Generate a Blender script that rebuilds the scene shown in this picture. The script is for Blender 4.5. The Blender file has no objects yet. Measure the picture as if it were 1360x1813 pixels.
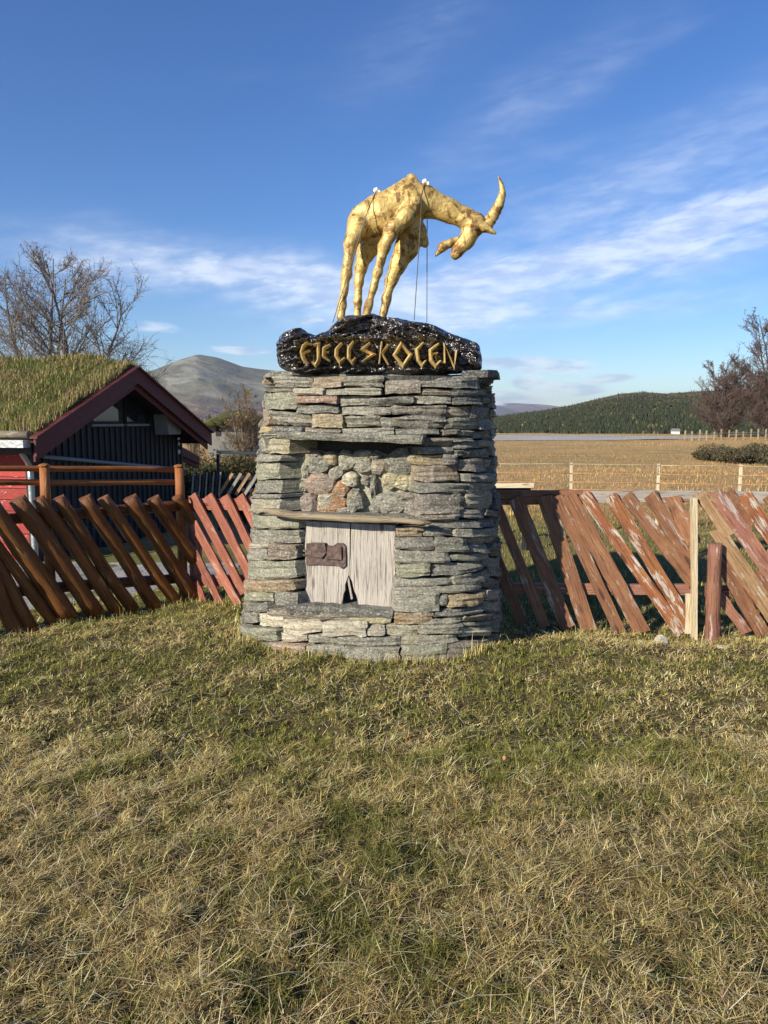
import bpy, bmesh, math, random
import numpy as np
from mathutils import Vector, Matrix
R = math.radians
rng = np.random.default_rng(7)
random.seed(7)
sc = bpy.context.scene
col = sc.collection

# ---------------------------------------------------------------- camera
cam_d = bpy.data.cameras.new('camera'); cam = bpy.data.objects.new('camera', cam_d); col.objects.link(cam)
cam_d.sensor_fit = 'VERTICAL'; cam_d.sensor_height = 36.0; cam_d.lens = 26.0
cam_d.clip_start = 0.05; cam_d.clip_end = 40000
cam.location = (0, 0, 1.6); cam.rotation_euler = (R(90 - 7.0), 0, 0)
sc.camera = cam
sc.view_settings.view_transform = 'Standard'; sc.view_settings.look = 'None'
sc.view_settings.gamma = 1.0; sc.view_settings.exposure = 0.70
sc.view_settings.use_curve_mapping = False

sc.cycles.max_bounces = 5; sc.cycles.diffuse_bounces = 2; sc.cycles.glossy_bounces = 2; sc.cycles.transmission_bounces = 2; sc.cycles.transparent_max_bounces = 4

# ---------------------------------------------------------------- sun and sky
SUN_AZ, SUN_EL = 47.0, 25.0           # shadows run 47 degrees right of straight ahead
sun_d = bpy.data.lights.new('sun', 'SUN'); sun_d.energy = 5.0; sun_d.angle = R(0.53); sun_d.color = (1.0, 0.90, 0.74)
sun = bpy.data.objects.new('sun', sun_d); col.objects.link(sun)
travel = Vector((math.sin(R(SUN_AZ)) * math.cos(R(SUN_EL)), math.cos(R(SUN_AZ)) * math.cos(R(SUN_EL)), -math.sin(R(SUN_EL))))
sun.rotation_euler = travel.to_track_quat('-Z', 'Y').to_euler(); sun.location = (-6, -8, 10)

class NT:
    """small node-tree helper"""
    def __init__(s, tree): s.t = tree; s.n = tree.nodes; s.l = tree.links
    def new(s, typ, **kw):
        n = s.n.new(typ)
        for k, v in kw.items(): setattr(n, k, v)
        return n
    def put(s, sock, v):
        if isinstance(v, bpy.types.NodeSocket): s.l.new(v, sock)
        else: sock.default_value = v
    def math(s, op, a, b=None, c=None, clamp=False):
        n = s.new('ShaderNodeMath', operation=op, use_clamp=clamp); s.put(n.inputs[0], a)
        if b is not None: s.put(n.inputs[1], b)
        if c is not None: s.put(n.inputs[2], c)
        return n.outputs[0]
    def mix(s, f, a, b, mode='MIX'):
        n = s.new('ShaderNodeMix', data_type='RGBA', blend_type=mode); n.clamp_factor = True
        s.put(n.inputs[0], f)
        for k, v in ((6, a), (7, b)):
            if not isinstance(v, bpy.types.NodeSocket) and len(v) == 3: v = (*v, 1)
            s.put(n.inputs[k], v)
        return n.outputs[2]
    def noise(s, vec, scale, detail=4, rough=.55, dist=0, dim='3D'):
        n = s.new('ShaderNodeTexNoise', noise_dimensions=dim); s.put(n.inputs['Vector'], vec)
        n.inputs['Scale'].default_value = scale; n.inputs['Detail'].default_value = detail
        n.inputs['Roughness'].default_value = rough; n.inputs['Distortion'].default_value = dist
        return n.outputs['Fac']
    def ramp(s, f, a, b):                       # smooth step from a to b
        n = s.new('ShaderNodeMapRange', interpolation_type='SMOOTHSTEP'); s.put(n.inputs[0], f)
        n.inputs[1].default_value = a; n.inputs[2].default_value = b
        return n.outputs[0]
    def scale(s, vec, k):
        n = s.new('ShaderNodeVectorMath', operation='MULTIPLY'); s.put(n.inputs[0], vec); n.inputs[1].default_value = k
        return n.outputs[0]
    def add(s, a, b):
        n = s.new('ShaderNodeVectorMath', operation='ADD'); s.put(n.inputs[0], a); s.put(n.inputs[1], b); return n.outputs[0]
    def comb(s, x, y, z):
        n = s.new('ShaderNodeCombineXYZ'); s.put(n.inputs[0], x); s.put(n.inputs[1], y); s.put(n.inputs[2], z); return n.outputs[0]

PLINTH = {'a0': 0.995, 'a1': 0.825, 'b0': 0.83, 'b1': 0.68, 'h': 1.96, 'n': 2.7, 'rot': 12, 'cx': -0.082, 'cy': 5.72, 'sx': 0.058}
STONES = [
    ('g', -2.752, 1.964, -2.111, 1.943, -2.106, 1.911, -2.761, 1.931),
    ('g', -2.446, 1.917, -1.87, 1.903, -1.863, 1.834, -2.418, 1.844),
    ('b', -1.849, 1.898, -1.642, 1.895, -1.639, 1.831, -1.842, 1.833),
    ('g', -1.626, 1.898, -1.459, 1.895, -1.457, 1.824, -1.623, 1.827),
    ('m', -1.437, 1.869, -1.18, 1.876, -1.179, 1.783, -1.434, 1.779),
    ('d', -1.165, 1.865, -0.419, 1.926, -0.43, 1.825, -1.164, 1.824),
    ('k', -0.406, 1.927, 0.096, 1.954, 0.097, 1.883, -0.414, 1.86),
    ('g', -2.607, 1.845, -2.015, 1.832, -2.012, 1.805, -2.585, 1.816),
    ('c', -2.001, 1.824, -1.748, 1.821, -1.745, 1.779, -1.996, 1.781),
    ('g', -1.731, 1.82, -1.474, 1.817, -1.473, 1.776, -1.728, 1.778),
    ('m', -1.149, 1.809, -0.885, 1.81, -0.886, 1.776, -1.149, 1.775),
    ('d', -0.872, 1.807, -0.286, 1.817, -0.292, 1.773, -0.873, 1.765),
    ('e', -2.747, 1.811, -2.044, 1.798, -2.028, 1.685, -2.755, 1.691),
    ('r', -2.001, 1.774, -1.659, 1.77, -1.657, 1.721, -1.994, 1.723),
    ('g', -1.649, 1.766, -1.534, 1.765, -1.532, 1.705, -1.646, 1.706),
    ('d', -1.525, 1.754, -1.241, 1.768, -1.241, 1.711, -1.524, 1.701),
    ('g', -1.227, 1.771, -0.853, 1.773, -0.854, 1.716, -1.227, 1.715),
    ('d', -0.833, 1.762, -0.37, 1.768, -0.377, 1.709, -0.835, 1.705),
    ('d', -0.342, 1.76, -0.12, 1.765, -0.13, 1.729, -0.347, 1.725),
    ('g', -2.0, 1.716, -1.66, 1.713, -1.657, 1.656, -1.992, 1.657),
    ('g', -1.63, 1.698, -1.406, 1.697, -1.405, 1.64, -1.628, 1.641),
    ('m', -1.394, 1.704, -0.919, 1.705, -0.921, 1.641, -1.393, 1.64),
    ('b', -0.907, 1.697, -0.59, 1.699, -0.595, 1.626, -0.908, 1.626),
    ('d', -0.571, 1.699, -0.107, 1.705, -0.13, 1.623, -0.576, 1.622),
    ('b', -2.748, 1.686, -2.488, 1.684, -2.44, 1.571, -2.756, 1.57),
    ('g', -2.45, 1.68, -1.86, 1.649, -1.853, 1.572, -2.411, 1.575),
    ('t', -1.835, 1.649, -1.631, 1.649, -1.627, 1.561, -1.827, 1.561),
    ('g', -1.613, 1.633, -1.469, 1.633, -1.467, 1.565, -1.61, 1.565),
    ('g', -1.459, 1.629, -0.939, 1.629, -0.94, 1.554, -1.457, 1.554),
    ('e', -0.927, 1.618, -0.485, 1.619, -0.491, 1.545, -0.928, 1.546),
    ('d', -0.463, 1.615, -0.102, 1.615, -0.125, 1.534, -0.47, 1.537),
    ('t', -2.754, 1.561, -2.354, 1.563, -2.342, 1.523, -2.761, 1.52),
    ('d', -2.329, 1.563, -1.933, 1.564, -1.928, 1.526, -2.319, 1.523),
    ('m', -1.921, 1.557, -1.639, 1.557, -1.638, 1.527, -1.917, 1.526),
    ('g', -1.618, 1.554, -1.379, 1.554, -1.378, 1.513, -1.617, 1.512),
    ('g', -1.363, 1.547, -0.999, 1.546, -1.0, 1.509, -1.363, 1.509),
    ('m', -0.947, 1.546, -0.769, 1.546, -0.771, 1.504, -0.947, 1.505),
    ('d', -0.755, 1.538, -0.563, 1.537, -0.566, 1.499, -0.757, 1.5),
    ('d', -0.544, 1.529, -0.128, 1.526, -0.141, 1.473, -0.548, 1.479),
    ('g', -2.76, 1.515, -2.19, 1.52, -2.183, 1.485, -2.753, 1.478),
    ('m', -1.123, 1.49, -0.86, 1.489, -0.861, 1.467, -1.123, 1.468),
    ('d', -0.841, 1.493, -0.566, 1.491, -0.568, 1.464, -0.841, 1.466),
    ('g', -1.133, 1.464, -0.861, 1.463, -0.862, 1.432, -1.133, 1.434),
    ('m', -0.841, 1.459, -0.466, 1.455, -0.47, 1.412, -0.843, 1.417),
    ('g', -0.442, 1.466, -0.144, 1.461, -0.156, 1.413, -0.446, 1.419),
    ('g', -1.172, 1.43, -0.842, 1.428, -0.844, 1.375, -1.172, 1.378),
    ('g', -0.823, 1.409, -0.715, 1.408, -0.717, 1.37, -0.824, 1.371),
    ('d', -0.7, 1.412, -0.159, 1.401, -0.173, 1.34, -0.702, 1.354),
    ('t', -1.223, 1.374, -0.978, 1.373, -0.979, 1.316, -1.223, 1.317),
    ('m', -0.967, 1.373, -0.817, 1.371, -0.819, 1.314, -0.968, 1.316),
    ('m', -0.769, 1.348, -0.366, 1.339, -0.377, 1.248, -0.773, 1.26),
    ('d', -0.339, 1.33, -0.125, 1.322, -0.146, 1.241, -0.349, 1.251),
    ('b', -1.186, 1.31, -0.778, 1.306, -0.782, 1.191, -1.185, 1.197),
    ('d', -0.737, 1.251, -0.122, 1.227, -0.138, 1.167, -0.739, 1.194),
    ('d', -1.185, 1.189, -0.687, 1.181, -0.69, 1.119, -1.184, 1.129),
    ('g', -0.663, 1.184, -0.112, 1.156, -0.127, 1.1, -0.666, 1.13),
    ('m', -1.147, 1.121, -0.728, 1.113, -0.733, 0.989, -1.146, 1.0),
    ('y', -0.712, 1.124, -0.221, 1.099, -0.242, 0.979, -0.717, 1.008),
    ('k', -0.181, 1.088, 0.091, 1.056, 0.095, 0.925, -0.205, 0.967),
    ('g', -2.756, 1.473, -2.47, 1.477, -2.427, 1.368, -2.751, 1.36),
    ('y', -2.435, 1.474, -2.087, 1.478, -2.072, 1.376, -2.398, 1.369),
    ('g', -2.752, 1.352, -2.114, 1.367, -2.107, 1.324, -2.758, 1.305),
    ('e', -2.746, 1.297, -2.143, 1.315, -2.123, 1.197, -2.752, 1.17),
    ('e', -2.751, 1.161, -2.107, 1.189, -2.094, 1.102, -2.749, 1.068),
    ('g', -2.749, 1.059, -2.072, 1.095, -2.068, 1.068, -2.758, 1.029),
    ('y', -2.758, 1.025, -2.081, 1.063, -2.068, 0.973, -2.729, 0.929),
    ('d', -2.555, 0.938, -2.074, 0.968, -2.071, 0.949, -2.544, 0.918),
    ('m', -1.179, 0.996, -0.802, 1.004, -0.804, 0.935, -1.179, 0.94),
    ('g', -0.788, 1.003, -0.44, 0.985, -0.446, 0.926, -0.79, 0.946),
    ('g', -0.417, 0.984, 0.026, 0.934, 0.007, 0.891, -0.421, 0.94),
    ('g', -1.063, 0.938, -0.123, 0.901, -0.135, 0.852, -1.063, 0.896),
    ('e', -2.752, 0.901, -1.889, 0.942, -1.882, 0.86, -2.625, 0.823),
    ('g', -2.751, 0.789, -1.891, 0.855, -1.883, 0.766, -2.682, 0.698),
    ('c', -2.596, 0.703, -2.17, 0.742, -2.164, 0.71, -2.574, 0.672),
    ('g', -2.758, 0.646, -2.221, 0.702, -2.205, 0.622, -2.682, 0.57),
    ('b', -2.201, 0.736, -1.892, 0.757, -1.882, 0.648, -2.181, 0.624),
    ('e', -2.758, 0.551, -1.886, 0.639, -1.875, 0.518, -2.623, 0.436),
    ('b', -2.752, 0.408, -1.884, 0.509, -1.876, 0.427, -2.651, 0.333),
    ('e', -2.751, 0.308, -2.087, 0.399, -2.078, 0.335, -2.66, 0.254),
    ('g', -2.074, 0.4, -1.862, 0.42, -1.854, 0.33, -2.061, 0.309),
    ('d', -2.756, 0.228, -2.153, 0.319, -2.142, 0.255, -2.758, 0.157),
    ('b', -1.339, 0.89, -1.15, 0.89, -1.15, 0.833, -1.338, 0.833),
    ('g', -1.136, 0.89, -0.869, 0.883, -0.87, 0.83, -1.136, 0.837),
    ('g', -0.844, 0.879, -0.011, 0.82, -0.027, 0.772, -0.845, 0.829),
    ('g', -1.342, 0.825, -1.053, 0.824, -1.053, 0.744, -1.34, 0.745),
    ('e', -1.038, 0.824, -0.718, 0.811, -0.722, 0.714, -1.038, 0.728),
    ('b', -0.688, 0.821, -0.097, 0.78, -0.111, 0.728, -0.69, 0.77),
    ('g', -0.705, 0.767, -0.341, 0.737, -0.347, 0.681, -0.708, 0.713),
    ('d', -0.311, 0.742, 0.096, 0.669, 0.095, 0.572, -0.322, 0.654),
    ('g', -1.34, 0.734, -0.913, 0.728, -0.915, 0.651, -1.339, 0.658),
    ('e', -0.896, 0.712, -0.347, 0.685, -0.353, 0.633, -0.897, 0.662),
    ('e', -1.331, 0.647, -1.098, 0.646, -1.098, 0.562, -1.329, 0.563),
    ('g', -1.069, 0.637, -0.481, 0.635, -0.486, 0.576, -1.069, 0.565),
    ('d', -0.458, 0.657, 0.093, 0.559, 0.094, 0.483, -0.464, 0.59),
    ('g', -1.341, 0.551, -0.882, 0.542, -0.883, 0.492, -1.34, 0.501),
    ('e', -0.864, 0.568, -0.362, 0.549, -0.369, 0.485, -0.865, 0.498),
    ('d', -0.333, 0.57, 0.094, 0.479, 0.096, 0.411, -0.34, 0.51),
    ('g', -1.084, 0.492, -0.522, 0.484, -0.526, 0.437, -1.084, 0.45),
    ('d', -0.491, 0.513, 0.094, 0.394, 0.094, 0.313, -0.496, 0.441),
    ('g', -1.347, 0.494, -1.014, 0.49, -1.015, 0.325, -1.344, 0.329),
    ('e', -0.999, 0.444, -0.93, 0.44, -0.931, 0.355, -1.0, 0.359),
    ('t', -0.919, 0.432, -0.498, 0.414, -0.504, 0.339, -0.92, 0.347),
    ('c', -0.467, 0.422, -0.146, 0.369, -0.161, 0.305, -0.472, 0.358),
    ('c', -0.431, 0.34, 0.007, 0.238, -0.01, 0.166, -0.438, 0.265),
    ('b', -1.351, 0.317, -1.07, 0.316, -1.07, 0.243, -1.35, 0.245),
    ('g', -1.055, 0.331, -0.476, 0.319, -0.479, 0.279, -1.055, 0.284),
    ('g', -1.175, 0.272, -0.798, 0.268, -0.801, 0.167, -1.174, 0.176),
    ('m', -0.772, 0.274, -0.316, 0.236, -0.322, 0.188, -0.773, 0.239),
    ('e', -0.773, 0.227, -0.323, 0.18, -0.327, 0.144, -0.774, 0.196),
    ('g', -0.288, 0.223, 0.01, 0.135, -0.024, 0.015, -0.305, 0.094),
    ('g', -2.757, 0.148, -2.309, 0.224, -2.291, 0.148, -2.757, 0.064),
    ('c', -2.279, 0.225, -1.977, 0.246, -1.967, 0.155, -2.26, 0.136),
    ('m', -2.159, 0.269, -1.57, 0.297, -1.569, 0.25, -2.15, 0.213),
    ('c', -1.962, 0.215, -1.681, 0.242, -1.677, 0.153, -1.953, 0.124),
    ('c', -1.671, 0.232, -1.51, 0.249, -1.508, 0.16, -1.667, 0.142),
    ('y', -1.566, 0.27, -1.379, 0.282, -1.379, 0.24, -1.565, 0.228),
    ('c', -1.504, 0.226, -1.409, 0.231, -1.408, 0.158, -1.502, 0.153),
    ('y', -1.403, 0.231, -1.187, 0.234, -1.187, 0.161, -1.401, 0.158),
    ('e', -2.757, 0.06, -2.016, 0.141, -2.007, 0.061, -2.652, -0.014),
    ('c', -1.985, 0.116, -1.772, 0.139, -1.768, 0.084, -1.979, 0.061),
    ('g', -1.756, 0.129, -1.602, 0.144, -1.6, 0.082, -1.752, 0.066),
    ('g', -1.595, 0.137, -1.312, 0.157, -1.311, 0.099, -1.594, 0.079),
    ('y', -1.3, 0.165, -0.831, 0.158, -0.833, 0.104, -1.299, 0.107),
    ('c', -0.812, 0.192, -0.328, 0.136, -0.335, 0.075, -0.814, 0.129),
    ('e', -2.533, -0.003, -2.07, 0.036, -2.057, -0.059, -2.494, -0.086),
    ('p', -2.052, 0.043, -1.771, 0.06, -1.765, -0.03, -2.041, -0.041),
    ('g', -1.755, 0.058, -1.579, 0.077, -1.577, -0.047, -1.748, -0.068),
    ('g', -1.573, 0.074, -1.318, 0.092, -1.316, -0.059, -1.572, -0.077),
    ('e', -1.307, 0.099, -0.951, 0.102, -0.952, -0.038, -1.305, -0.043),
    ('m', -0.935, 0.112, -0.324, 0.056, -0.339, -0.072, -0.936, -0.008),
    ('g', -0.292, 0.079, -0.028, 0.004, -0.076, -0.138, -0.311, -0.071),
]
RUBBLE = [
    ('d', -0.307, 1.3, 0.086, 0.074, 10.0),
    ('r', -0.333, 1.371, 0.051, 0.027, 0.0),
    ('t', -0.221, 1.336, 0.066, 0.055, -5.0),
    ('c', -0.178, 1.238, 0.055, 0.047, 20.0),
    ('p', -0.3, 1.161, 0.105, 0.082, 0.0),
    ('o', -0.138, 1.128, 0.055, 0.07, -20.0),
    ('g', -0.098, 1.322, 0.066, 0.066, 10.0),
    ('g', 0.012, 1.311, 0.066, 0.078, 15.0),
    ('c', 0.03, 1.37, 0.047, 0.027, 0.0),
    ('m', 0.106, 1.359, 0.043, 0.027, 0.0),
    ('m', 0.136, 1.289, 0.07, 0.062, 0.0),
    ('e', 0.267, 1.307, 0.117, 0.09, 15.0),
    ('t', 0.399, 1.335, 0.055, 0.055, 0.0),
    ('c', -0.071, 1.196, 0.062, 0.051, 0.0),
    ('g', 0.039, 1.186, 0.035, 0.035, 0.0),
    ('d', 0.097, 1.148, 0.035, 0.078, -5.0),
    ('y', 0.215, 1.197, 0.07, 0.062, 0.0),
    ('y', 0.303, 1.179, 0.07, 0.058, 0.0),
    ('y', 0.39, 1.161, 0.055, 0.058, 0.0),
    ('p', -0.372, 1.011, 0.07, 0.086, 0.0),
    ('o', -0.206, 1.019, 0.121, 0.082, 0.0),
    ('c', -0.248, 1.046, 0.066, 0.055, 0.0),
    ('g', -0.034, 1.039, 0.066, 0.094, 0.0),
    ('g', 0.22, 1.025, 0.132, 0.078, 0.0),
    ('m', 0.383, 1.025, 0.07, 0.074, 0.0),
    ('g', -0.393, 1.247, 0.031, 0.047, 0.0),
    ('g', -0.412, 1.139, 0.031, 0.039, 0.0),
    ('g', 0.117, 0.991, 0.047, 0.035, 0.0),
    ('c', -0.119, 0.981, 0.055, 0.023, 0.0),
    ('m', 0.345, 1.086, 0.062, 0.031, 0.0),
]
NICHE = [(-0.489, 1.457), (0.445, 1.462), (0.462, 0.993), (-0.482, 0.968)]
LINTEL = [(-0.544, 1.526), (0.469, 1.507), (0.46, 1.452), (-0.511, 1.48)]
SHELF = [(-0.613, 0.988), (-0.408, 0.958), (-0.008, 0.949), (0.302, 0.947), (0.519, 0.934)]
PLANK_A = [(-0.358, 0.908), (-0.035, 0.902), (-0.032, 0.62), (-0.064, 0.46), (-0.077, 0.331), (-0.348, 0.333)]
PLANK_B = [(-0.027, 0.902), (0.284, 0.896), (0.298, 0.323), (0.04, 0.333), (-0.047, 0.572), (-0.025, 0.66)]
SPLINTER = [(-0.064, 0.578), (-0.044, 0.563), (-0.003, 0.37), (-0.015, 0.365)]
LOCK = [(-0.342, 0.753), (-0.047, 0.763), (-0.048, 0.618), (-0.339, 0.598)]
SILL = [(-0.462, 0.336), (0.31, 0.329), (0.304, 0.277), (-0.432, 0.273)]
DOORHOLE = [(-0.392, 0.926), (0.303, 0.915), (0.314, 0.325), (-0.391, 0.336)]
SIGN = [(-0.757, 2.113), (-0.737, 2.188), (-0.698, 2.215), (-0.622, 2.243), (-0.577, 2.24), (-0.533, 2.206), (-0.483, 2.2), (-0.393, 2.237), (-0.336, 2.281), (-0.304, 2.324), (-0.228, 2.336), (-0.152, 2.321), (-0.076, 2.342), (-0.025, 2.33), (0.051, 2.321), (0.152, 2.302), (0.253, 2.287), (0.355, 2.268), (0.457, 2.225), (0.559, 2.181), (0.661, 2.15), (0.681, 2.125), (0.691, 2.038), (0.683, 1.956), (0.575, 1.944), (0.409, 1.927), (0.281, 1.912), (0.192, 1.897), (0.128, 1.906), (0.026, 1.919), (-0.153, 1.927), (-0.358, 1.925), (-0.55, 1.927), (-0.639, 1.937), (-0.728, 1.969), (-0.752, 2.025)]
LETTERS = [[[(-0.519, 2.138), (-0.553, 2.111), (-0.565, 2.071), (-0.553, 2.022), (-0.521, 1.989)], [(-0.54, 2.132), (-0.495, 2.121)], [(-0.56, 2.062), (-0.508, 2.082)]], [[(-0.485, 2.118), (-0.45, 2.123), (-0.449, 2.016), (-0.47, 1.981), (-0.494, 2.001)]], [[(-0.367, 2.122), (-0.413, 2.096), (-0.417, 2.042), (-0.371, 2.008)], [(-0.414, 2.067), (-0.378, 2.069)]], [[(-0.29, 2.133), (-0.326, 2.089), (-0.33, 2.046), (-0.302, 2.001), (-0.267, 2.033)]], [[(-0.209, 2.144), (-0.241, 2.095), (-0.243, 2.028), (-0.218, 2.001), (-0.196, 2.033)]], [[(-0.096, 2.134), (-0.147, 2.089), (-0.072, 2.055), (-0.14, 2.011)]], [[(-0.015, 2.14), (-0.032, 1.989)], [(0.027, 2.121), (-0.017, 2.062), (0.032, 1.984)]], [[(0.118, 2.125), (0.182, 2.052), (0.131, 1.976), (0.072, 2.052), (0.118, 2.125)]], [[(0.27, 2.134), (0.226, 2.089), (0.234, 2.016), (0.262, 1.982), (0.287, 2.012)]], [[(0.375, 2.128), (0.318, 2.083), (0.324, 2.016), (0.355, 1.976), (0.389, 2.012)], [(0.321, 2.055), (0.368, 2.064)]], [[(0.418, 1.994), (0.413, 2.118), (0.481, 1.971), (0.498, 2.082)]]]
GOAT = [('body', [(-0.163, 0.0, 2.978, 0.1006), (-0.125, 0.0, 3.008, 0.1181), (-0.014, 0.0, 3.044, 0.1466), (0.113, 0.0, 3.112, 0.1334), (0.176, 0.0, 3.15, 0.1269), (0.282, 0.0, 3.138, 0.1072), (0.451, 0.0, 3.081, 0.0788), (0.579, 0.0, 3.024, 0.0678), (0.643, 0.0, 2.988, 0.07)]), ('hump', [(0.155, 0.0, 3.201, 0.0875), (0.192, 0.0, 3.273, 0.0438), (0.19, 0.0, 3.297, 0.0241)]), ('spine', [(-0.245, 0.0, 2.957, 0.0175), (-0.207, 0.0, 3.051, 0.0197), (-0.086, 0.0, 3.144, 0.0197), (0.041, 0.0, 3.199, 0.0197), (0.133, 0.0, 3.251, 0.0219), (0.19, 0.0, 3.31, 0.0175)]), ('hipbone', [(-0.13, -0.05, 3.069, 0.0547), (-0.192, -0.05, 3.044, 0.0284)]), ('head', [(0.648, 0.0, 2.988, 0.0744), (0.586, 0.0, 2.876, 0.058), (0.523, 0.0, 2.799, 0.0405), (0.508, 0.0, 2.775, 0.0317)]), ('beard', [(0.522, 0.0, 2.874, 0.0284), (0.473, 0.0, 2.855, 0.023), (0.42, 0.0, 2.833, 0.0284), (0.369, 0.0, 2.771, 0.0109)]), ('ear', [(0.712, -0.03, 2.957, 0.0372), (0.782, -0.05, 2.911, 0.0088)]), ('nearhind', [(-0.179, -0.055, 2.957, 0.0831), (-0.231, -0.105, 2.835, 0.0448), (-0.262, -0.115, 2.618, 0.0317), (-0.294, -0.115, 2.41, 0.0263), (-0.305, -0.115, 2.331, 0.0306)]), ('farhind', [(-0.057, 0.06, 2.906, 0.0919), (-0.126, 0.08, 2.819, 0.0634), (-0.166, 0.085, 2.711, 0.0416), (-0.181, 0.09, 2.608, 0.0328), (-0.191, 0.09, 2.462, 0.0252), (-0.195, 0.09, 2.331, 0.0295)]), ('nearfore', [(0.213, -0.085, 3.1, 0.0613), (0.145, -0.12, 3.003, 0.0569), (0.062, -0.135, 2.922, 0.0547), (0.002, -0.14, 2.804, 0.0372), (-0.042, -0.135, 2.628, 0.0284), (-0.107, -0.125, 2.41, 0.0241), (-0.124, -0.12, 2.336, 0.0306)]), ('farfore', [(0.176, 0.03, 3.029, 0.0963), (0.203, 0.05, 2.947, 0.0897), (0.161, 0.065, 2.835, 0.0809), (0.101, 0.075, 2.721, 0.0569), (0.055, 0.08, 2.618, 0.0405), (0.018, 0.08, 2.483, 0.0295), (-0.014, 0.08, 2.342, 0.0295)]), ('knob', [(0.251, 0.03, 2.947, 0.0525), (0.292, 0.03, 2.863, 0.0306)])]
HORN = [(0.728, 0.0, 2.978, 0.0438), (0.774, 0.0, 3.044, 0.0416), (0.815, 0.0, 3.12, 0.035), (0.836, 0.0, 3.191, 0.0263), (0.829, 0.0, 3.251, 0.0164), (0.804, 0.0, 3.307, 0.0055)]
EYE = (0.652, 5.45, 2.937)
KNOTS = [(-0.054, 5.45, 3.213), (0.289, 5.45, 3.271)]
CABLES = [[(0.286, 5.4, 3.256), (0.259, 5.32, 3.143), (0.255, 5.33, 2.997), (0.212, 5.33, 2.305)], [(0.296, 5.45, 3.266), (0.311, 5.55, 3.055), (0.311, 5.5, 2.313)], [(-0.054, 5.4, 3.198), (-0.111, 5.29, 3.036), (-0.173, 5.28, 2.846), (-0.359, 5.3, 2.285)]]
FENCE_A = ([-2.7290593857333265, 5.608651761122455], [-1.7175863516522112, 6.505334729481322])
LOGS = [(-3.247, 5.15, 1.014, -2.971, 5.394, -0.061, 0.061), (-3.076, 5.301, 1.017, -2.808, 5.538, -0.06, 0.056), (-3.035, 5.337, 1.013, -2.747, 5.593, 0.009, 0.044), (-3.022, 5.349, 1.012, -2.618, 5.707, 0.004, 0.04), (-2.929, 5.432, 1.023, -2.542, 5.775, 0.05, 0.069), (-2.772, 5.571, 1.022, -2.384, 5.915, 0.06, 0.067), (-2.66, 5.67, 1.016, -2.251, 6.032, 0.044, 0.048), (-2.554, 5.764, 1.006, -2.142, 6.129, 0.039, 0.05), (-2.404, 5.897, 0.997, -1.988, 6.265, 0.019, 0.054), (-2.286, 6.002, 0.986, -1.844, 6.394, 0.007, 0.048), (-2.123, 6.146, 0.971, -1.721, 6.503, 0.047, 0.061), (-1.972, 6.28, 0.953, -1.707, 6.514, 0.401, 0.058), (-1.814, 6.42, 0.953, -1.687, 6.532, 0.704, 0.044)]
LPOSTS = [(-2.601, 5.722, 1.243, -2.65, 5.679, 0.012), (-1.756, 6.472, 1.192, -1.767, 6.461, -0.015)]
LRAILS = [(-3.183, 5.206, 1.259, -1.752, 6.475, 1.176), (-3.188, 5.202, 1.156, -1.755, 6.472, 1.063), (-3.202, 5.189, 0.868, -1.704, 6.518, 0.858), (-3.229, 5.166, 0.321, -1.721, 6.503, 0.197)]
FENCE_B = ([-1.7175863516522112, 6.505334729481322], [-1.157685707670536, 6.300527938215739])
BOARDS_B = [(-1.69, 6.495, 0.956, -1.218, 6.323, 0.11, 0.082), (-1.532, 6.437, 0.961, -1.067, 6.267, 0.094, 0.082), (-1.376, 6.38, 0.962, -0.932, 6.218, 0.105, 0.077), (-1.234, 6.328, 0.967, -0.794, 6.168, 0.118, 0.077), (-1.099, 6.279, 0.967, -0.669, 6.122, 0.129, 0.077), (-1.687, 6.494, 0.709, -1.274, 6.343, -0.001, 0.082), (-1.685, 6.494, 0.45, -1.447, 6.406, -0.006, 0.072), (-1.689, 6.495, 0.173, -1.606, 6.465, -0.005, 0.067)]
RAILS_B = [(-1.698, 6.498, 0.87, -0.957, 6.227, 0.9), (-1.722, 6.507, 0.181, -0.97, 6.232, 0.241)]
FENCE_C = ([1.011795970015639, 5.857890659919105], [2.995586580507066, 5.60353154496469])
BOARDS_C = [(0.702, 5.898, 0.997, 1.123, 5.844, -0.034, 0.092, 'd'), (0.871, 5.876, 0.999, 1.301, 5.821, -0.042, 0.084, 'o'), (1.043, 5.854, 1.001, 1.479, 5.798, -0.054, 0.117, 'o'), (1.27, 5.825, 1.013, 1.646, 5.777, -0.067, 0.121, 'o'), (1.361, 5.813, 1.014, 1.882, 5.746, -0.067, 0.092, 'o'), (1.452, 5.801, 1.02, 2.054, 5.724, -0.065, 0.125, 'o'), (1.567, 5.787, 1.035, 2.35, 5.686, -0.068, 0.088, 'w'), (1.769, 5.761, 1.024, 2.442, 5.675, -0.051, 0.1, 'w'), (1.888, 5.746, 1.026, 2.419, 5.677, 0.335, 0.096, 'o'), (2.064, 5.723, 1.037, 2.42, 5.677, 0.497, 0.109, 'o'), (2.232, 5.701, 1.017, 2.412, 5.678, 0.657, 0.109, 'o')]
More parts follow.
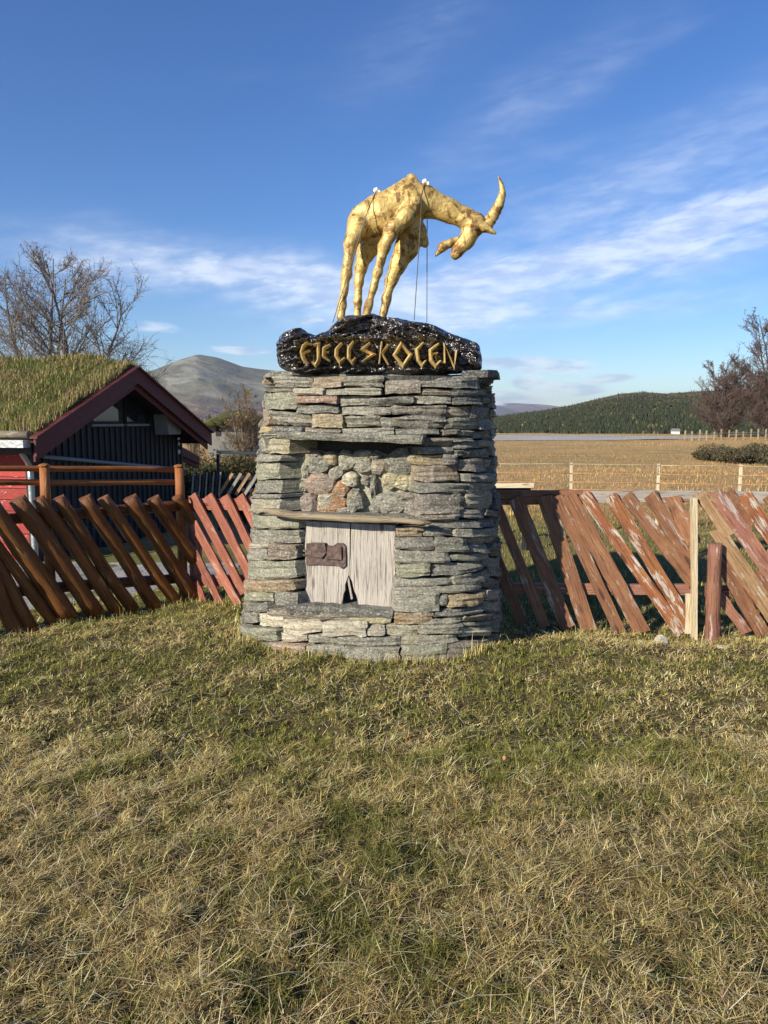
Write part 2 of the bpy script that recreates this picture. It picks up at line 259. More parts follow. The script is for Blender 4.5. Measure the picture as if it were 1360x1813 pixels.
BOARDS_D = [(2.438, 5.675, 1.055, 2.673, 5.645, 0.733, 0.113, 't'), (2.568, 5.658, 0.767, 3.036, 5.598, 0.066, 0.113, 't'), (2.537, 5.662, 1.06, 3.107, 5.589, 0.257, 0.117, 'r'), (2.746, 5.635, 1.041, 3.347, 5.558, 0.18, 0.117, 'w'), (2.604, 5.654, 0.559, 2.961, 5.608, -0.054, 0.105, 'o'), (2.611, 5.653, 0.259, 2.836, 5.624, -0.036, 0.075, 'r'), (2.937, 5.611, 1.043, 3.571, 5.53, 0.143, 0.109, 'o'), (2.715, 5.64, 0.495, 3.118, 5.588, -0.057, 0.092, 'o'), (3.09, 5.591, 1.045, 3.754, 5.506, 0.105, 0.109, 'o'), (3.1, 5.59, 0.238, 3.302, 5.564, -0.059, 0.1, 'r'), (3.249, 5.571, 1.047, 3.915, 5.486, 0.066, 0.109, 'w'), (2.882, 5.618, 0.455, 3.241, 5.572, -0.057, 0.1, 'o'), (2.635, 5.65, 1.057, 2.821, 5.626, 0.806, 0.092, 'o')]
RAILS_C = [(0.813, 5.883, 0.989, 2.423, 5.677, 1.019), (0.825, 5.882, 0.247, 2.46, 5.672, 0.282)]
RAILS_D = [(2.423, 5.677, 1.019, 3.878, 5.49, 1.034), (2.519, 5.665, 0.275, 3.936, 5.483, 0.3)]
PALE_POST = (2.382, 5.682, 1.019, 2.442, 5.675, -0.046)
BROWN_POST = (2.549, 5.661, 0.669, 2.571, 5.658, -0.096)
STRING_POSTS = [(1.47, 10.7, 1.014), (2.72, 10.7, 1.006), (3.987, 10.7, 0.99), (5.148, 10.7, 0.974), (6.293, 10.7, 0.957)]
CABIN_AXES = ([-4.675, 10.0], [0.2686373229180783, 0.9632413969174124], [-0.9632413969174124, 0.2686373229180783])
WALL_CORNERS = [(0.582, 0.672), (4.479, 0.346)]
WIN_A = [(1.761, 1.545), (2.465, 1.541), (2.491, 1.908), (2.322, 1.885)]
WIN_B = [(2.636, 1.512), (3.235, 1.508), (3.262, 1.896), (2.966, 2.036), (2.67, 1.998)]
BOX = [(3.427, 1.739), (4.096, 1.661), (3.957, 1.324), (3.473, 1.354)]
LAMP = [(4.313, 1.318), (4.29, 0.95)]
PIPE = [(0.615, 1.095), (3.399, 0.785), (4.562, 0.651)]
RIDGE_HILL = [(0.0152, -0.0017), (0.1057, 0.0028), (0.143, 0.0058), (0.2016, 0.0131), (0.2446, 0.0202), (0.2796, 0.0287), (0.307, 0.0348), (0.3341, 0.0366), (0.3609, 0.0342), (0.4062, 0.037), (0.474, 0.0372), (0.5543, 0.0304), (0.6805, 0.0139), (0.8559, 0.0028)]
RIDGE_MOUNTAIN = [(-0.8076, 0.0056), (-0.6373, 0.0246), (-0.4739, 0.0385), (-0.3468, 0.0547), (-0.2991, 0.064), (-0.271, 0.076), (-0.2427, 0.0851), (-0.2179, 0.0813), (-0.1857, 0.0702), (-0.1493, 0.0663), (-0.0901, 0.0579), (-0.0226, 0.0418), (0.0604, 0.0208), (0.1356, 0.0028), (0.202, -0.0046)]
RIDGE_FAR = [(-0.1355, 0.008), (0.0151, 0.0231), (0.0904, 0.0312), (0.1352, 0.0296), (0.1648, 0.0243), (0.2086, 0.0219), (0.2447, 0.0173), (0.2941, 0.0099), (0.3755, 0.0026), (0.5562, 0.0005)]
CLOUDS = [(-0.2045, 0.1827, 0.2139, 0.0351, -0.1, 0.95), (-0.0297, 0.17, 0.1757, 0.0336, -0.06, 0.85), (0.2872, 0.2044, 0.3209, 0.0458, 0.24, 0.8), (0.2758, 0.1407, 0.191, 0.0153, 0.05, 0.6), (0.3106, 0.2936, 0.2292, 0.0535, 0.3, 0.3), (0.1783, 0.3949, 0.1451, 0.0458, 0.55, 0.15), (0.0428, 0.4783, 0.1146, 0.0611, 0.5, 0.1), (0.1929, 0.0737, 0.0802, 0.0099, -0.07, 1.0), (0.1862, 0.0505, 0.0229, 0.0099, 0, 0.8), (0.2475, 0.0405, 0.0474, 0.0099, -0.05, 0.85), (0.296, 0.0542, 0.0344, 0.0069, 0.05, 0.7), (0.1499, 0.0317, 0.0688, 0.0092, -0.1, 0.9), (-0.1853, 0.0912, 0.0474, 0.0061, -0.02, 0.6), (-0.0952, 0.131, 0.0275, 0.0061, 0, 0.45), (-0.2937, 0.1176, 0.0458, 0.0107, 0.05, 0.35), (0.3966, 0.2326, 0.1528, 0.0306, 0.2, 0.5)]


world = bpy.data.worlds.new('World'); sc.world = world; world.use_nodes = True
world.cycles.sampling_method = 'MANUAL'; world.cycles.sample_map_resolution = 256
w = NT(world.node_tree); w.n.clear()
sky = w.new('ShaderNodeTexSky', sky_type='NISHITA'); sky.sun_disc = False
sky.sun_elevation = R(SUN_EL); sky.sun_rotation = R(180 + SUN_AZ); sky.altitude = 900
sky.air_density = 1.15; sky.dust_density = 0.05; sky.ozone_density = 5.0
hs = w.new('ShaderNodeHueSaturation'); hs.inputs['Hue'].default_value = .511; hs.inputs['Saturation'].default_value = 1.17; hs.inputs['Value'].default_value = 1.0
w.l.new(sky.outputs[0], hs.inputs['Color'])
tc = w.new('ShaderNodeTexCoord'); sx = w.new('ShaderNodeSeparateXYZ'); w.l.new(tc.outputs['Generated'], sx.inputs[0])
az = w.math('ARCTAN2', sx.outputs[0], sx.outputs[1])
hyp = w.math('SQRT', w.math('ADD', w.math('MULTIPLY', sx.outputs[0], sx.outputs[0]), w.math('MULTIPLY', sx.outputs[1], sx.outputs[1])))
tz = w.math('DIVIDE', sx.outputs[2], w.math('MAXIMUM', hyp, 0.02))
warp = w.noise(w.comb(w.math('MULTIPLY', az, 5.0), w.math('MULTIPLY', tz, 9.0), 0.0), 1.0, 3)
tzw = w.math('ADD', tz, w.math('MULTIPLY', w.math('SUBTRACT', warp, 0.5), 0.075))
tot = None; small = None
for (a0, t0, hl, hh, tilt, op) in CLOUDS:
    dx = w.math('SUBTRACT', az, a0)
    dz = w.math('SUBTRACT', w.math('SUBTRACT', tz if hh < .018 else tzw, t0), w.math('MULTIPLY', dx, tilt))
    d1 = w.math('MULTIPLY', dx, 1.14 / hl); d2 = w.math('MULTIPLY', dz, 1.14 / hh)
    m = w.math('DIVIDE', op * 1.35, w.math('EXPONENT', w.math('MULTIPLY_ADD', d1, d1, w.math('MULTIPLY', d2, d2))))
    if hh < .0145: small = m if small is None else w.math('ADD', small, m)
    else: tot = m if tot is None else w.math('ADD', tot, m)
# streaks that fan gently, plus a faint all-round veil of the same cirrus
shear = w.math('SUBTRACT', tz, w.math('MULTIPLY', az, 0.22))
fib = w.noise(w.comb(w.math('MULTIPLY', az, 3.4), w.math('MULTIPLY', shear, 30.0), 1.7), 1.0, 5, .62, .6)
rip = w.noise(w.comb(w.math('MULTIPLY', az, 26.0), w.math('MULTIPLY', shear, 60.0), 4.0), 1.0, 3, .6, 0)
veil = w.math('MULTIPLY', w.ramp(w.noise(w.comb(w.math('MULTIPLY', az, 2.2), w.math('MULTIPLY', shear, 9.0), 9.0), 1.0, 5), .56, .85), .22)
dens = w.math('ADD', w.math('MULTIPLY', tot, w.math('ADD', w.math('MULTIPLY_ADD', w.ramp(fib, .30, .66), .72, .22), w.math('MULTIPLY', w.ramp(rip, .38, .66), .34))), veil)
shade = w.noise(w.comb(w.math('MULTIPLY', az, 16.0), w.math('MULTIPLY', tz, 60.0), 2.0), 1.0, 4)
sm = w.ramp(w.math('ADD', small, w.math('MULTIPLY', w.math('SUBTRACT', shade, .5), 1.0)), .20, .62)
dens = w.math('MAXIMUM', dens, sm)
dens = w.math('MULTIPLY', dens, w.ramp(tz, -.01, .03), clamp=True)
ccol = w.mix(w.ramp(shade, .35, .68), (4.6, 5.3, 7.0), (8.2, 8.5, 9.0)); ccol = w.mix(w.math('MULTIPLY', sm, .75), ccol, w.mix(w.ramp(shade, .38, .6), (2.9, 3.6, 5.6), (6.6, 6.7, 7.4)))
skyc = w.mix(w.math('MULTIPLY', dens, .56), hs.outputs[0], ccol)
bg = w.new('ShaderNodeBackground'); w.l.new(skyc, bg.inputs[0]); bg.inputs[1].default_value = 0.092
wo = w.new('ShaderNodeOutputWorld'); w.l.new(bg.outputs[0], wo.inputs[0])

# ---------------------------------------------------------------- noise, mesh and object helpers
def _h(ix, iy, iz, seed):
    n = (ix.astype(np.int64) * 374761393 + iy.astype(np.int64) * 668265263 + iz.astype(np.int64) * 2147483647 + seed * 974711) & 0x7fffffff
    n = ((n ^ (n >> 13)) * 1274126177) & 0x7fffffff
    return ((n ^ (n >> 16)) & 0xffff) / 65535.0
def vnoise(x, y, z=0.0, seed=0):
    x, y, z = np.broadcast_arrays(np.asarray(x, float), np.asarray(y, float), np.asarray(z, float))
    ix, iy, iz = np.floor(x), np.floor(y), np.floor(z); fx, fy, fz = x - ix, y - iy, z - iz
    fx, fy, fz = [f * f * (3 - 2 * f) for f in (fx, fy, fz)]
    def L(a, b, t): return a + (b - a) * t
    c = [[[_h(ix + i, iy + j, iz + k, seed) for k in (0, 1)] for j in (0, 1)] for i in (0, 1)]
    return L(L(L(c[0][0][0], c[1][0][0], fx), L(c[0][1][0], c[1][1][0], fx), fy), L(L(c[0][0][1], c[1][0][1], fx), L(c[0][1][1], c[1][1][1], fx), fy), fz)
def fbm(x, y, z=0.0, oct=4, seed=0):
    s, a, t = 0, 1.0, 0
    for o in range(oct):
        s = s + a * vnoise(np.asarray(x) * 2 ** o + 11.3 * o, np.asarray(y) * 2 ** o - 7.1 * o, np.asarray(z) * 2 ** o, seed + o); t += a; a *= .5
    return s / t
def sstep(a, b, x): t = np.clip((np.asarray(x, float) - a) / (b - a), 0, 1); return t * t * (3 - 2 * t)

def link(o, parent=None):
    col.objects.link(o)
    if parent is not None: o.parent = parent
    return o
def mesh_np(name, V, T, mat, parent=None, smooth=False, colors=None):
    """numpy mesh: T is (n,3) or (n,4)"""
    me = bpy.data.meshes.new(name); V = np.asarray(V, np.float32); T = np.asarray(T, np.int32); k = T.shape[1]
    me.vertices.add(len(V)); me.vertices.foreach_set('co', V.ravel())
    me.loops.add(T.size); me.loops.foreach_set('vertex_index', T.ravel())
    me.polygons.add(len(T)); me.polygons.foreach_set('loop_start', np.arange(0, T.size, k, dtype=np.int32))
    me.polygons.foreach_set('loop_total', np.full(len(T), k, np.int32))
    if smooth: me.polygons.foreach_set('use_smooth', np.ones(len(T), bool))
    if colors is not None:
        at = me.color_attributes.new('Col', 'FLOAT_COLOR', 'POINT'); c = np.ones((len(V), 4), np.float32); c[:, :3] = colors
        at.data.foreach_set('color', c.ravel())
    me.update(calc_edges=True); me.validate()
    me.materials.append(mat)
    return link(bpy.data.objects.new(name, me), parent)
def mesh(name, V, Fs, mat, parent=None, smooth=False):
    me = bpy.data.meshes.new(name); me.from_pydata([tuple(v) for v in V], [], [tuple(f) for f in Fs]); me.validate(); me.update()
    bm = bmesh.new(); bm.from_mesh(me); bmesh.ops.recalc_face_normals(bm, faces=bm.faces[:]); bm.to_mesh(me); bm.free()
    if smooth: me.polygons.foreach_set('use_smooth', np.ones(len(me.polygons), bool))
    me.materials.append(mat)
    return link(bpy.data.objects.new(name, me), parent)
def tag(o, label=None, cat=None, group=None, kind=None):
    for k, v in (('label', label), ('category', cat), ('group', group), ('kind', kind)):
        if v: o[k] = v
    return o
def empty(name, loc, label, cat, group=None, rz=0.0):
    o = bpy.data.objects.new(name, None); o.empty_display_size = .2; link(o); o.location = loc; o.rotation_euler.z = rz
    return tag(o, label, cat, group)
def keep(o, parent):                       # parent without moving: thing empties sit at plain translations/rotations
    o.parent = parent; o.matrix_parent_inverse = parent.matrix_basis.inverted(); return o
def prism(name, poly, d0, d1, mat, parent=None, place=lambda a, d, b: (a, d, b)):
    """polygon (a,b) extruded from depth d0 to d1"""
    n = len(poly); V = [place(a, d0, b) for a, b in poly] + [place(a, d1, b) for a, b in poly]
    Fs = [tuple(range(n)), tuple(range(2 * n - 1, n - 1, -1))] + [(i, (i + 1) % n, n + (i + 1) % n, n + i) for i in range(n)]
    return mesh(name, V, Fs, mat, parent)
def frame(p0, p1, up=(0, 0, 1)):
    p0, p1 = Vector(p0), Vector(p1); x = (p1 - p0).normalized(); z = Vector(up); y = z.cross(x).normalized(); z = x.cross(y)
    m = Matrix((x, y, z)).transposed().to_4x4(); m.translation = p0; return m, (p1 - p0).length
def bar(name, p0, p1, wid, thk, mat, parent=None, normal=(0, -1, 0), rough=.003, segs=8, seed=0, slant=0.0, skew=0):
    """sawn board from p0 to p1: local x runs along it, local y across, local z out along its face"""
    m, L = frame(p0, p1, normal); r = np.random.default_rng(seed + int(abs(p0[0]) * 999 + abs(p0[2]) * 77))
    V = []; bow = r.normal(0, .004)
    for i in range(segs + 1):
        t = i / segs; x = t * L; bw = bow * math.sin(math.pi * t)
        for (sy, sz) in ((-1, -1), (1, -1), (1, 1), (-1, 1)):
            xx = x + (slant * sy * wid / 2 if i in (0, segs) else 0)
            V.append((xx + (r.normal(0, rough) if i in (0, segs) else 0), sy * wid / 2 + r.normal(0, rough * .7) + bw, sz * thk / 2 + r.normal(0, rough * .5) + bw))
    Fs = [(0, 1, 2, 3), tuple(4 * segs + k for k in (3, 2, 1, 0))]
    for i in range(segs):
        for k in range(4): a, b = 4 * i + k, 4 * i + (k + 1) % 4; Fs.append((a, b, b + 4, a + 4))
    o = mesh(name, V, Fs, mat)
    o.matrix_world = m
    if parent is not None: keep(o, parent)
    return o
def pole(name, p0, p1, r0, r1, mat, parent=None, segs=8, sides=10, wob=.006, seed=0, flat=0.0):
    """rough round pole: local x along it"""
    d = Vector(p1) - Vector(p0); up = (0, -1, 0) if abs(d.normalized().y) < .9 else (0, 0, 1)
    m, L = frame(p0, p1, up); r = np.random.default_rng(seed + int(abs(p0[0]) * 999 + abs(p0[2]) * 77))
    V = []; ph = r.uniform(0, 6.3, 4)
    for i in range(segs + 1):
        t = i / segs; rr = r0 + (r1 - r0) * t; cy = wob * math.sin(3.1 * t + ph[0]) + wob * .5 * math.sin(9 * t + ph[1]); cz = wob * math.sin(4 * t + ph[2])
        for k in range(sides):
            a = 2 * math.pi * k / sides; q = rr * (1 + r.normal(0, .05)) * (1 + (.10 if r.random() < .04 else 0))
            z = q * math.sin(a)
            if flat and z < -rr * flat: z = -rr * flat
            V.append((t * L, cy + q * math.cos(a), cz + z))
    Fs = [tuple(range(sides - 1, -1, -1)), tuple(segs * sides + k for k in range(sides))]
    for i in range(segs):
        for k in range(sides): a, b = i * sides + k, i * sides + (k + 1) % sides; Fs.append((a, b, b + sides, a + sides))
    o = mesh(name, V, Fs, mat, smooth=True)
    for p in o.data.polygons:
        if len(p.vertices) > 4: p.use_smooth = False
    o.matrix_world = m
    if parent is not None: keep(o, parent)
    return o
def box(name, lo, hi, mat, parent=None):
    V = [(x, y, z) for x in (lo[0], hi[0]) for y in (lo[1], hi[1]) for z in (lo[2], hi[2])]
    return mesh(name, V, [(0, 1, 3, 2), (4, 6, 7, 5), (0, 4, 5, 1), (2, 3, 7, 6), (0, 2, 6, 4), (1, 5, 7, 3)], mat, parent)

def surface_nets(f, o, h):
    """closed surface of f<0 on a regular grid"""
    s = f < 0; nx, ny, nz = f.shape
    cnt = np.zeros((nx - 1, ny - 1, nz - 1), np.float32); acc = np.zeros((nx - 1, ny - 1, nz - 1, 3), np.float32)
    for ax in range(3):
        for a in (0, 1):
            for b in (0, 1):
                off0 = [0, 0, 0]; o2 = [k for k in range(3) if k != ax]; off0[o2[0]] = a; off0[o2[1]] = b
                off1 = list(off0); off1[ax] = 1
                S = lambda q: tuple(slice(q[k], q[k] + f.shape[k] - 1) for k in range(3))
                f0, f1 = f[S(off0)], f[S(off1)]; mk = (f0 < 0) != (f1 < 0)
                t = np.where(mk, f0 / np.where(mk, f0 - f1, 1), 0); cnt += mk
                for k in range(3): acc[..., k] += np.where(mk, off0[k] + (t if k == ax else 0), 0)
    act = cnt > 0; idx = -np.ones(cnt.shape, np.int64); idx[act] = np.arange(act.sum())
    g = np.argwhere(act); V = (g + acc[act] / cnt[act][:, None]) * h + np.array(o)
    Q = []
    for ax in range(3):
        o2 = [k for k in range(3) if k != ax]
        A = [slice(1, -1)] * 3; A[ax] = slice(0, -1); B = [slice(1, -1)] * 3; B[ax] = slice(1, None)
        sa, sb = s[tuple(A)], s[tuple(B)]
        for flip, mk in ((0, sa & ~sb), (1, ~sa & sb)):
            e = np.argwhere(mk)
            for k in o2: e[:, k] += 1
            q = []
            for (da, db) in ((-1, -1), (0, -1), (0, 0), (-1, 0)):
                c = e.copy(); c[:, o2[0]] += da; c[:, o2[1]] += db; q.append(idx[c[:, 0], c[:, 1], c[:, 2]])
            q = np.stack(q, 1)
            if (ax == 1) != bool(flip): q = q[:, ::-1]
            Q.append(q)
    return V, np.concatenate(Q)

# ---------------------------------------------------------------- materials
def material(name, fn, rough=.8, metal=0.0, spec=.5, bump=None):
    m = bpy.data.materials.new(name); m.use_nodes = True; t = NT(m.node_tree); t.n.clear()
    out = t.new('ShaderNodeOutputMaterial'); b = t.new('ShaderNodeBsdfPrincipled'); t.l.new(b.outputs[0], out.inputs[0])
    b.inputs['Roughness'].default_value = rough; b.inputs['Metallic'].default_value = metal; b.inputs['Specular IOR Level'].default_value = spec
    tc = t.new('ShaderNodeTexCoord'); P = tc.outputs['Object']
    c, hgt, dist = fn(t, P, b)
    t.put(b.inputs['Base Color'], c if isinstance(c, bpy.types.NodeSocket) else (*c, 1))
    if hgt is not None:
        bp = t.new('ShaderNodeBump'); bp.inputs['Strength'].default_value = .8; bp.inputs['Distance'].default_value = dist; t.l.new(hgt, bp.inputs['Height']); t.l.new(bp.outputs[0], b.inputs['Normal'])
    return m
def objrand(t): return t.new('ShaderNodeObjectInfo').outputs['Random']

def stone_mat(name, base, second, lichen=.35, layer=22):
    def fn(t, P, b):
        r = objrand(t); Q = t.add(P, t.comb(t.math('MULTIPLY', r, 37.0), t.math('MULTIPLY', r, 11.0), t.math('MULTIPLY', r, 23.0)))
        lay = t.noise(t.scale(Q, (1.0, 1.0, 7.0)), layer * .42, 6, .7, .6); big = t.noise(Q, 5.5, 4); fine = t.noise(Q, 75, 4, .7); sp = t.noise(Q, 34, 3, .5)
        c = t.mix(t.ramp(big, .34, .66), base, second)
        c = t.mix(t.math('MULTIPLY', t.ramp(lay, .44, .60), .62), c, tuple(v * .48 for v in base))
        hv = t.new('ShaderNodeHueSaturation'); t.put(hv.inputs['Value'], t.math('ADD', .72, t.math('MULTIPLY', r, .52))); t.put(hv.inputs['Saturation'], t.math('ADD', .8, t.math('MULTIPLY', r, .4))); t.l.new(c, hv.inputs['Color']); c = hv.outputs[0]
        c = t.mix(t.math('MULTIPLY', t.ramp(fine, .54, .66), .7), c, (.66, .63, .53))
        c = t.mix(t.math('MULTIPLY', t.ramp(fine, .46, .35), .7), c, (.07, .068, .06))
        c = t.mix(t.math('MULTIPLY', t.ramp(sp, .61, .70), lichen), c, (.58, .58, .47))
        rust = t.noise(Q, 13, 4, .6, .5)
        c = t.mix(t.math('MULTIPLY', t.ramp(rust, .62, .74), lichen * 1.3), c, (.42, .22, .07))
        h = t.math('ADD', t.math('MULTIPLY', lay, 1.5), t.math('ADD', t.math('MULTIPLY', fine, .45), t.math('MULTIPLY', sp, .7)))
        return c, h, .03
    return material(name, fn, .88, 0, .3)
STONE = {
    'g': stone_mat('schist_grey', (.275, .265, .215), (.37, .355, .285)),
    'd': stone_mat('schist_slate', (.20, .20, .17), (.28, .275, .23)),
    'e': stone_mat('schist_green', (.26, .265, .20), (.35, .34, .255)),
    'm': stone_mat('schist_mauve', (.275, .24, .195), (.35, .31, .25)),
    'b': stone_mat('schist_brown', (.31, .235, .155), (.36, .30, .22), .5),
    'r': stone_mat('schist_reddish', (.30, .205, .16), (.33, .26, .21)),
    't': stone_mat('schist_tan', (.42, .33, .19), (.45, .39, .27), .4),
    'c': stone_mat('schist_cream', (.50, .45, .34), (.56, .53, .43), .25),
    'y': stone_mat('quartz_yellow', (.46, .41, .25), (.50, .47, .36), .3),
    'p': stone_mat('stone_pink', (.42, .31, .24), (.40, .34, .28), .3),
    'o': stone_mat('stone_rust', (.40, .22, .11), (.42, .33, .24), .6),
    'k': stone_mat('schist_dark', (.10, .10, .10), (.14, .14, .13), .1),
}
M = {}
def fn_mortar(t, P, b):
    n = t.noise(P, 40, 5, .65); g = t.noise(P, 7, 3)
    return t.mix(t.ramp(g, .35, .65), t.mix(t.ramp(n, .3, .7), (.26, .24, .18), (.44, .41, .33)), (.33, .33, .24)), n, .03
M['mortar'] = material('mortar', fn_mortar, .95, 0, .2)
M['core'] = material('packed_rubble', lambda t, P, b: (t.mix(t.noise(P, 20, 4), (.03, .028, .025), (.09, .085, .07)), t.noise(P, 30, 4), .03), .95)
def wood(name, a, bcol, grain=(.09, .055, .03), wear=None, wearamt=0.0, rough=.75, scale=1.0, vary=.35):
    def fn(t, P, b):
        r = objrand(t); Q = t.add(P, t.comb(t.math('MULTIPLY', r, 31.0), t.math('MULTIPLY', r, 17.0), 0.0))
        fib = t.noise(t.scale(Q, (2.2, 40, 40)), 1.6 * scale, 6, .65, .4); blot = t.noise(t.scale(Q, (1.0, 3.0, 3.0)), 3.2, 4, .6); fine = t.noise(t.scale(Q, (6, 90, 90)), 2.0, 4)
        c = t.mix(t.ramp(blot, .32, .68), a, bcol)
        c = t.mix(t.math('MULTIPLY', t.ramp(fib, .48, .66), .85), c, grain)
        hv = t.new('ShaderNodeHueSaturation'); t.put(hv.inputs['Value'], t.math('ADD', 1 - vary / 2, t.math('MULTIPLY', r, vary))); t.l.new(c, hv.inputs['Color']); c = hv.outputs[0]
        kn = t.new('ShaderNodeTexVoronoi', feature='F1'); t.put(kn.inputs['Vector'], t.scale(Q, (2.4, 9, 9))); kn.inputs['Scale'].default_value = 1.0
        c = t.mix(t.math('MULTIPLY', t.ramp(kn.outputs['Distance'], .20, .10), .8), c, tuple(v * .6 for v in grain))
        if wear:
            pe = t.noise(t.scale(Q, (3.0, 13.0, 13.0)), 1.5, 5, .62, .5)
            k = t.ramp(t.math('ADD', pe, t.math('MULTIPLY', t.math('SUBTRACT', fine, .5), .35)), .66 - wearamt * .30, .70 - wearamt * .30)
            c = t.mix(k, c, t.mix(t.ramp(fib, .4, .65), wear, tuple(v * .55 for v in wear)))
        return c, t.math('ADD', t.math('ADD', fib, t.math('MULTIPLY', fine, .6)), t.math('MULTIPLY', blot, .6)), .013
    return material(name, fn, rough, 0, .35)
M['log'] = wood('stained_log', (.20, .078, .020), (.135, .048, .014), (.07, .026, .010), (.33, .20, .09), .10, .5)
M['post_stain'] = wood('stained_post', (.34, .12, .025), (.26, .09, .02), (.13, .05, .015), None, 0, .5)
M['board_pink'] = wood('faded_red_board', (.34, .13, .085), (.27, .09, .055), (.14, .05, .03), (.46, .29, .22), .22, .7)
M['board_o'] = wood('weathered_orange_board', (.285, .14, .068), (.215, .098, .052), (.10, .047, .028), (.40, .33, .27), .24, .55)
M['board_d'] = wood('weathered_brown_board', (.24, .11, .05), (.19, .085, .045), (.10, .045, .026), (.40, .35, .3), .10, .55)
M['board_w'] = wood('peeling_board', (.36, .155, .058), (.27, .10, .042), (.13, .05, .025), (.52, .45, .38), .40, .6)
M['board_r'] = wood('red_brown_board', (.24, .105, .075), (.29, .14, .085), (.12, .05, .035), (.44, .36, .32), .22, .55)
M['board_t'] = wood('olive_brown_board', (.33, .215, .11), (.28, .17, .085), (.15, .085, .045), (.45, .40, .30), .18, .75)
M['board_g'] = wood('bare_grey_board', (.33, .305, .265), (.26, .235, .205), (.17, .15, .13), (.30, .15, .09), .22, .85)
M['pale_wood'] = wood('pale_new_wood', (.66, .56, .38), (.60, .50, .33), (.40, .31, .18), None, 0, .7)
M['silver_wood'] = wood('silvered_plank', (.44, .405, .355), (.36, .33, .29), (.12, .105, .09), (.50, .45, .37), .12, .95, 1.3, .2)
M['shelf_wood'] = wood('driftwood_pole', (.38, .305, .20), (.30, .24, .16), (.14, .105, .07), (.55, .5, .4), .2, .9)
M['tar'] = wood('black_tarred_board', (.016, .017, .021), (.026, .027, .032), (.008, .008, .010), None, 0, .55)
M['wine'] = wood('wine_red_paint', (.115, .026, .026), (.095, .020, .021), (.06, .015, .016), None, 0, .55, 1, .1)
M['red_paint'] = wood('red_painted_siding', (.36, .042, .036), (.31, .038, .032), (.30, .03, .025), (.65, .45, .4), .12, .6)
def fn_iron(t, P, b):
    n = t.noise(P, 28, 5, .65); return t.mix(t.ramp(n, .35, .7), (.075, .048, .042), (.185, .13, .115)), n, .012
M['iron'] = material('rusted_iron', fn_iron, .75, .35)
def fn_gold(t, P, b):
    n = t.noise(P, 11, 6, .66, .5); f = t.noise(P, 60, 4, .6); s = t.noise(t.scale(P, (1, 1, .35)), 26, 5, .6, .6)
    c = t.mix(t.ramp(f, .35, .65), (.50, .335, .10), (.64, .47, .17))
    c = t.mix(t.math('MULTIPLY', t.ramp(n, .50, .64), .92), c, (.17, .078, .017))
    c = t.mix(t.math('MULTIPLY', t.ramp(s, .54, .66), .85), c, (.13, .06, .015))
    t.put(b.inputs['Roughness'], t.math('ADD', .34, t.math('MULTIPLY', n, .25)))
    return c, t.math('ADD', n, t.math('MULTIPLY', f, .25)), .016
M['gold'] = material('gilded_wood', fn_gold, .4, .30, .5)
M['gold_letter'] = material('gold_lettering', lambda t, P, b: (t.mix(t.ramp(t.noise(P, 45, 4), .35, .7), (.84, .68, .33), (.68, .47, .16)), t.noise(P, 70, 4), .006), .35, .4)
def fn_lacq(t, P, b):
    n = t.noise(P, 15, 2, .5, .9); g = t.noise(P, 38, 2, .5, .5); return t.mix(t.ramp(n, .4, .7), (.010, .008, .009), (.030, .018, .014)), t.math('ADD', n, t.math('MULTIPLY', g, .55)), .075
M['lacquer'] = material('black_lacquer', fn_lacq, .32, 0, .8)
lb = [n for n in M['lacquer'].node_tree.nodes if n.type == 'BSDF_PRINCIPLED'][0]; lb.inputs['Coat Weight'].default_value = 1.0; lb.inputs['Coat Roughness'].default_value = .21
lb_n = lb.inputs['Normal'].links[0].from_socket; M['lacquer'].node_tree.links.new(lb_n, lb.inputs['Coat Normal'])
M['eye'] = material('dark_eye', lambda t, P, b: ((.05, .03, .015), None, 0), .3)
M['cable'] = material('steel_cable', lambda t, P, b: ((.035, .035, .04), None, 0), .5, .6)
M['white'] = material('white_plastic', lambda t, P, b: (t.mix(t.noise(P, 60, 3), (.72, .68, .58), (.85, .82, .74)), None, 0), .5)
M['zinc'] = material('zinc_sheet', lambda t, P, b: (t.mix(t.noise(P, 9, 4), (.30, .33, .33), (.48, .50, .49)), t.noise(P, 20, 3), .01), .45, .6)
M['glass'] = material('window_glass', lambda t, P, b: ((.02, .024, .03), None, 0), .06, 0, .8)
M['grey_paint'] = material('grey_painted_wood', lambda t, P, b: (t.mix(t.noise(P, 12, 4), (.15, .15, .14), (.22, .22, .20)), t.noise(P, 30, 4), .005), .8)
M['blue_pipe'] = material('blue_grey_pipe', lambda t, P, b: ((.14, .17, .21), None, 0), .5)
M['string'] = material('orange_string', lambda t, P, b: ((.62, .27, .11), None, 0), .6)
def vcol(name, trans=.3, rough=.7):
    m = bpy.data.materials.new(name); m.use_nodes = True; t = NT(m.node_tree); t.n.clear(); out = t.new('ShaderNodeOutputMaterial')
    a = t.new('ShaderNodeVertexColor', layer_name='Col'); d = t.new('ShaderNodeBsdfPrincipled'); d.inputs['Roughness'].default_value = rough; d.inputs['Specular IOR Level'].default_value = .25
    t.l.new(a.outputs[0], d.inputs['Base Color']); tr = t.new('ShaderNodeBsdfTranslucent'); t.l.new(a.outputs[0], tr.inputs[0])
    mx = t.new('ShaderNodeMixShader'); mx.inputs[0].default_value = trans; t.l.new(d.outputs[0], mx.inputs[1]); t.l.new(tr.outputs[0], mx.inputs[2]); t.l.new(mx.outputs[0], out.inputs[0])
    return m
M['blade'] = vcol('grass_blade', .16); M['leaf'] = vcol('foliage', .25); M['bark'] = vcol('bark', 0.0, .9)
M['leaf_red'] = material('dead_leaf', lambda t, P, b: (t.mix(t.noise(P, 90, 3), (.42, .15, .07), (.50, .26, .13)), None, 0), .7)

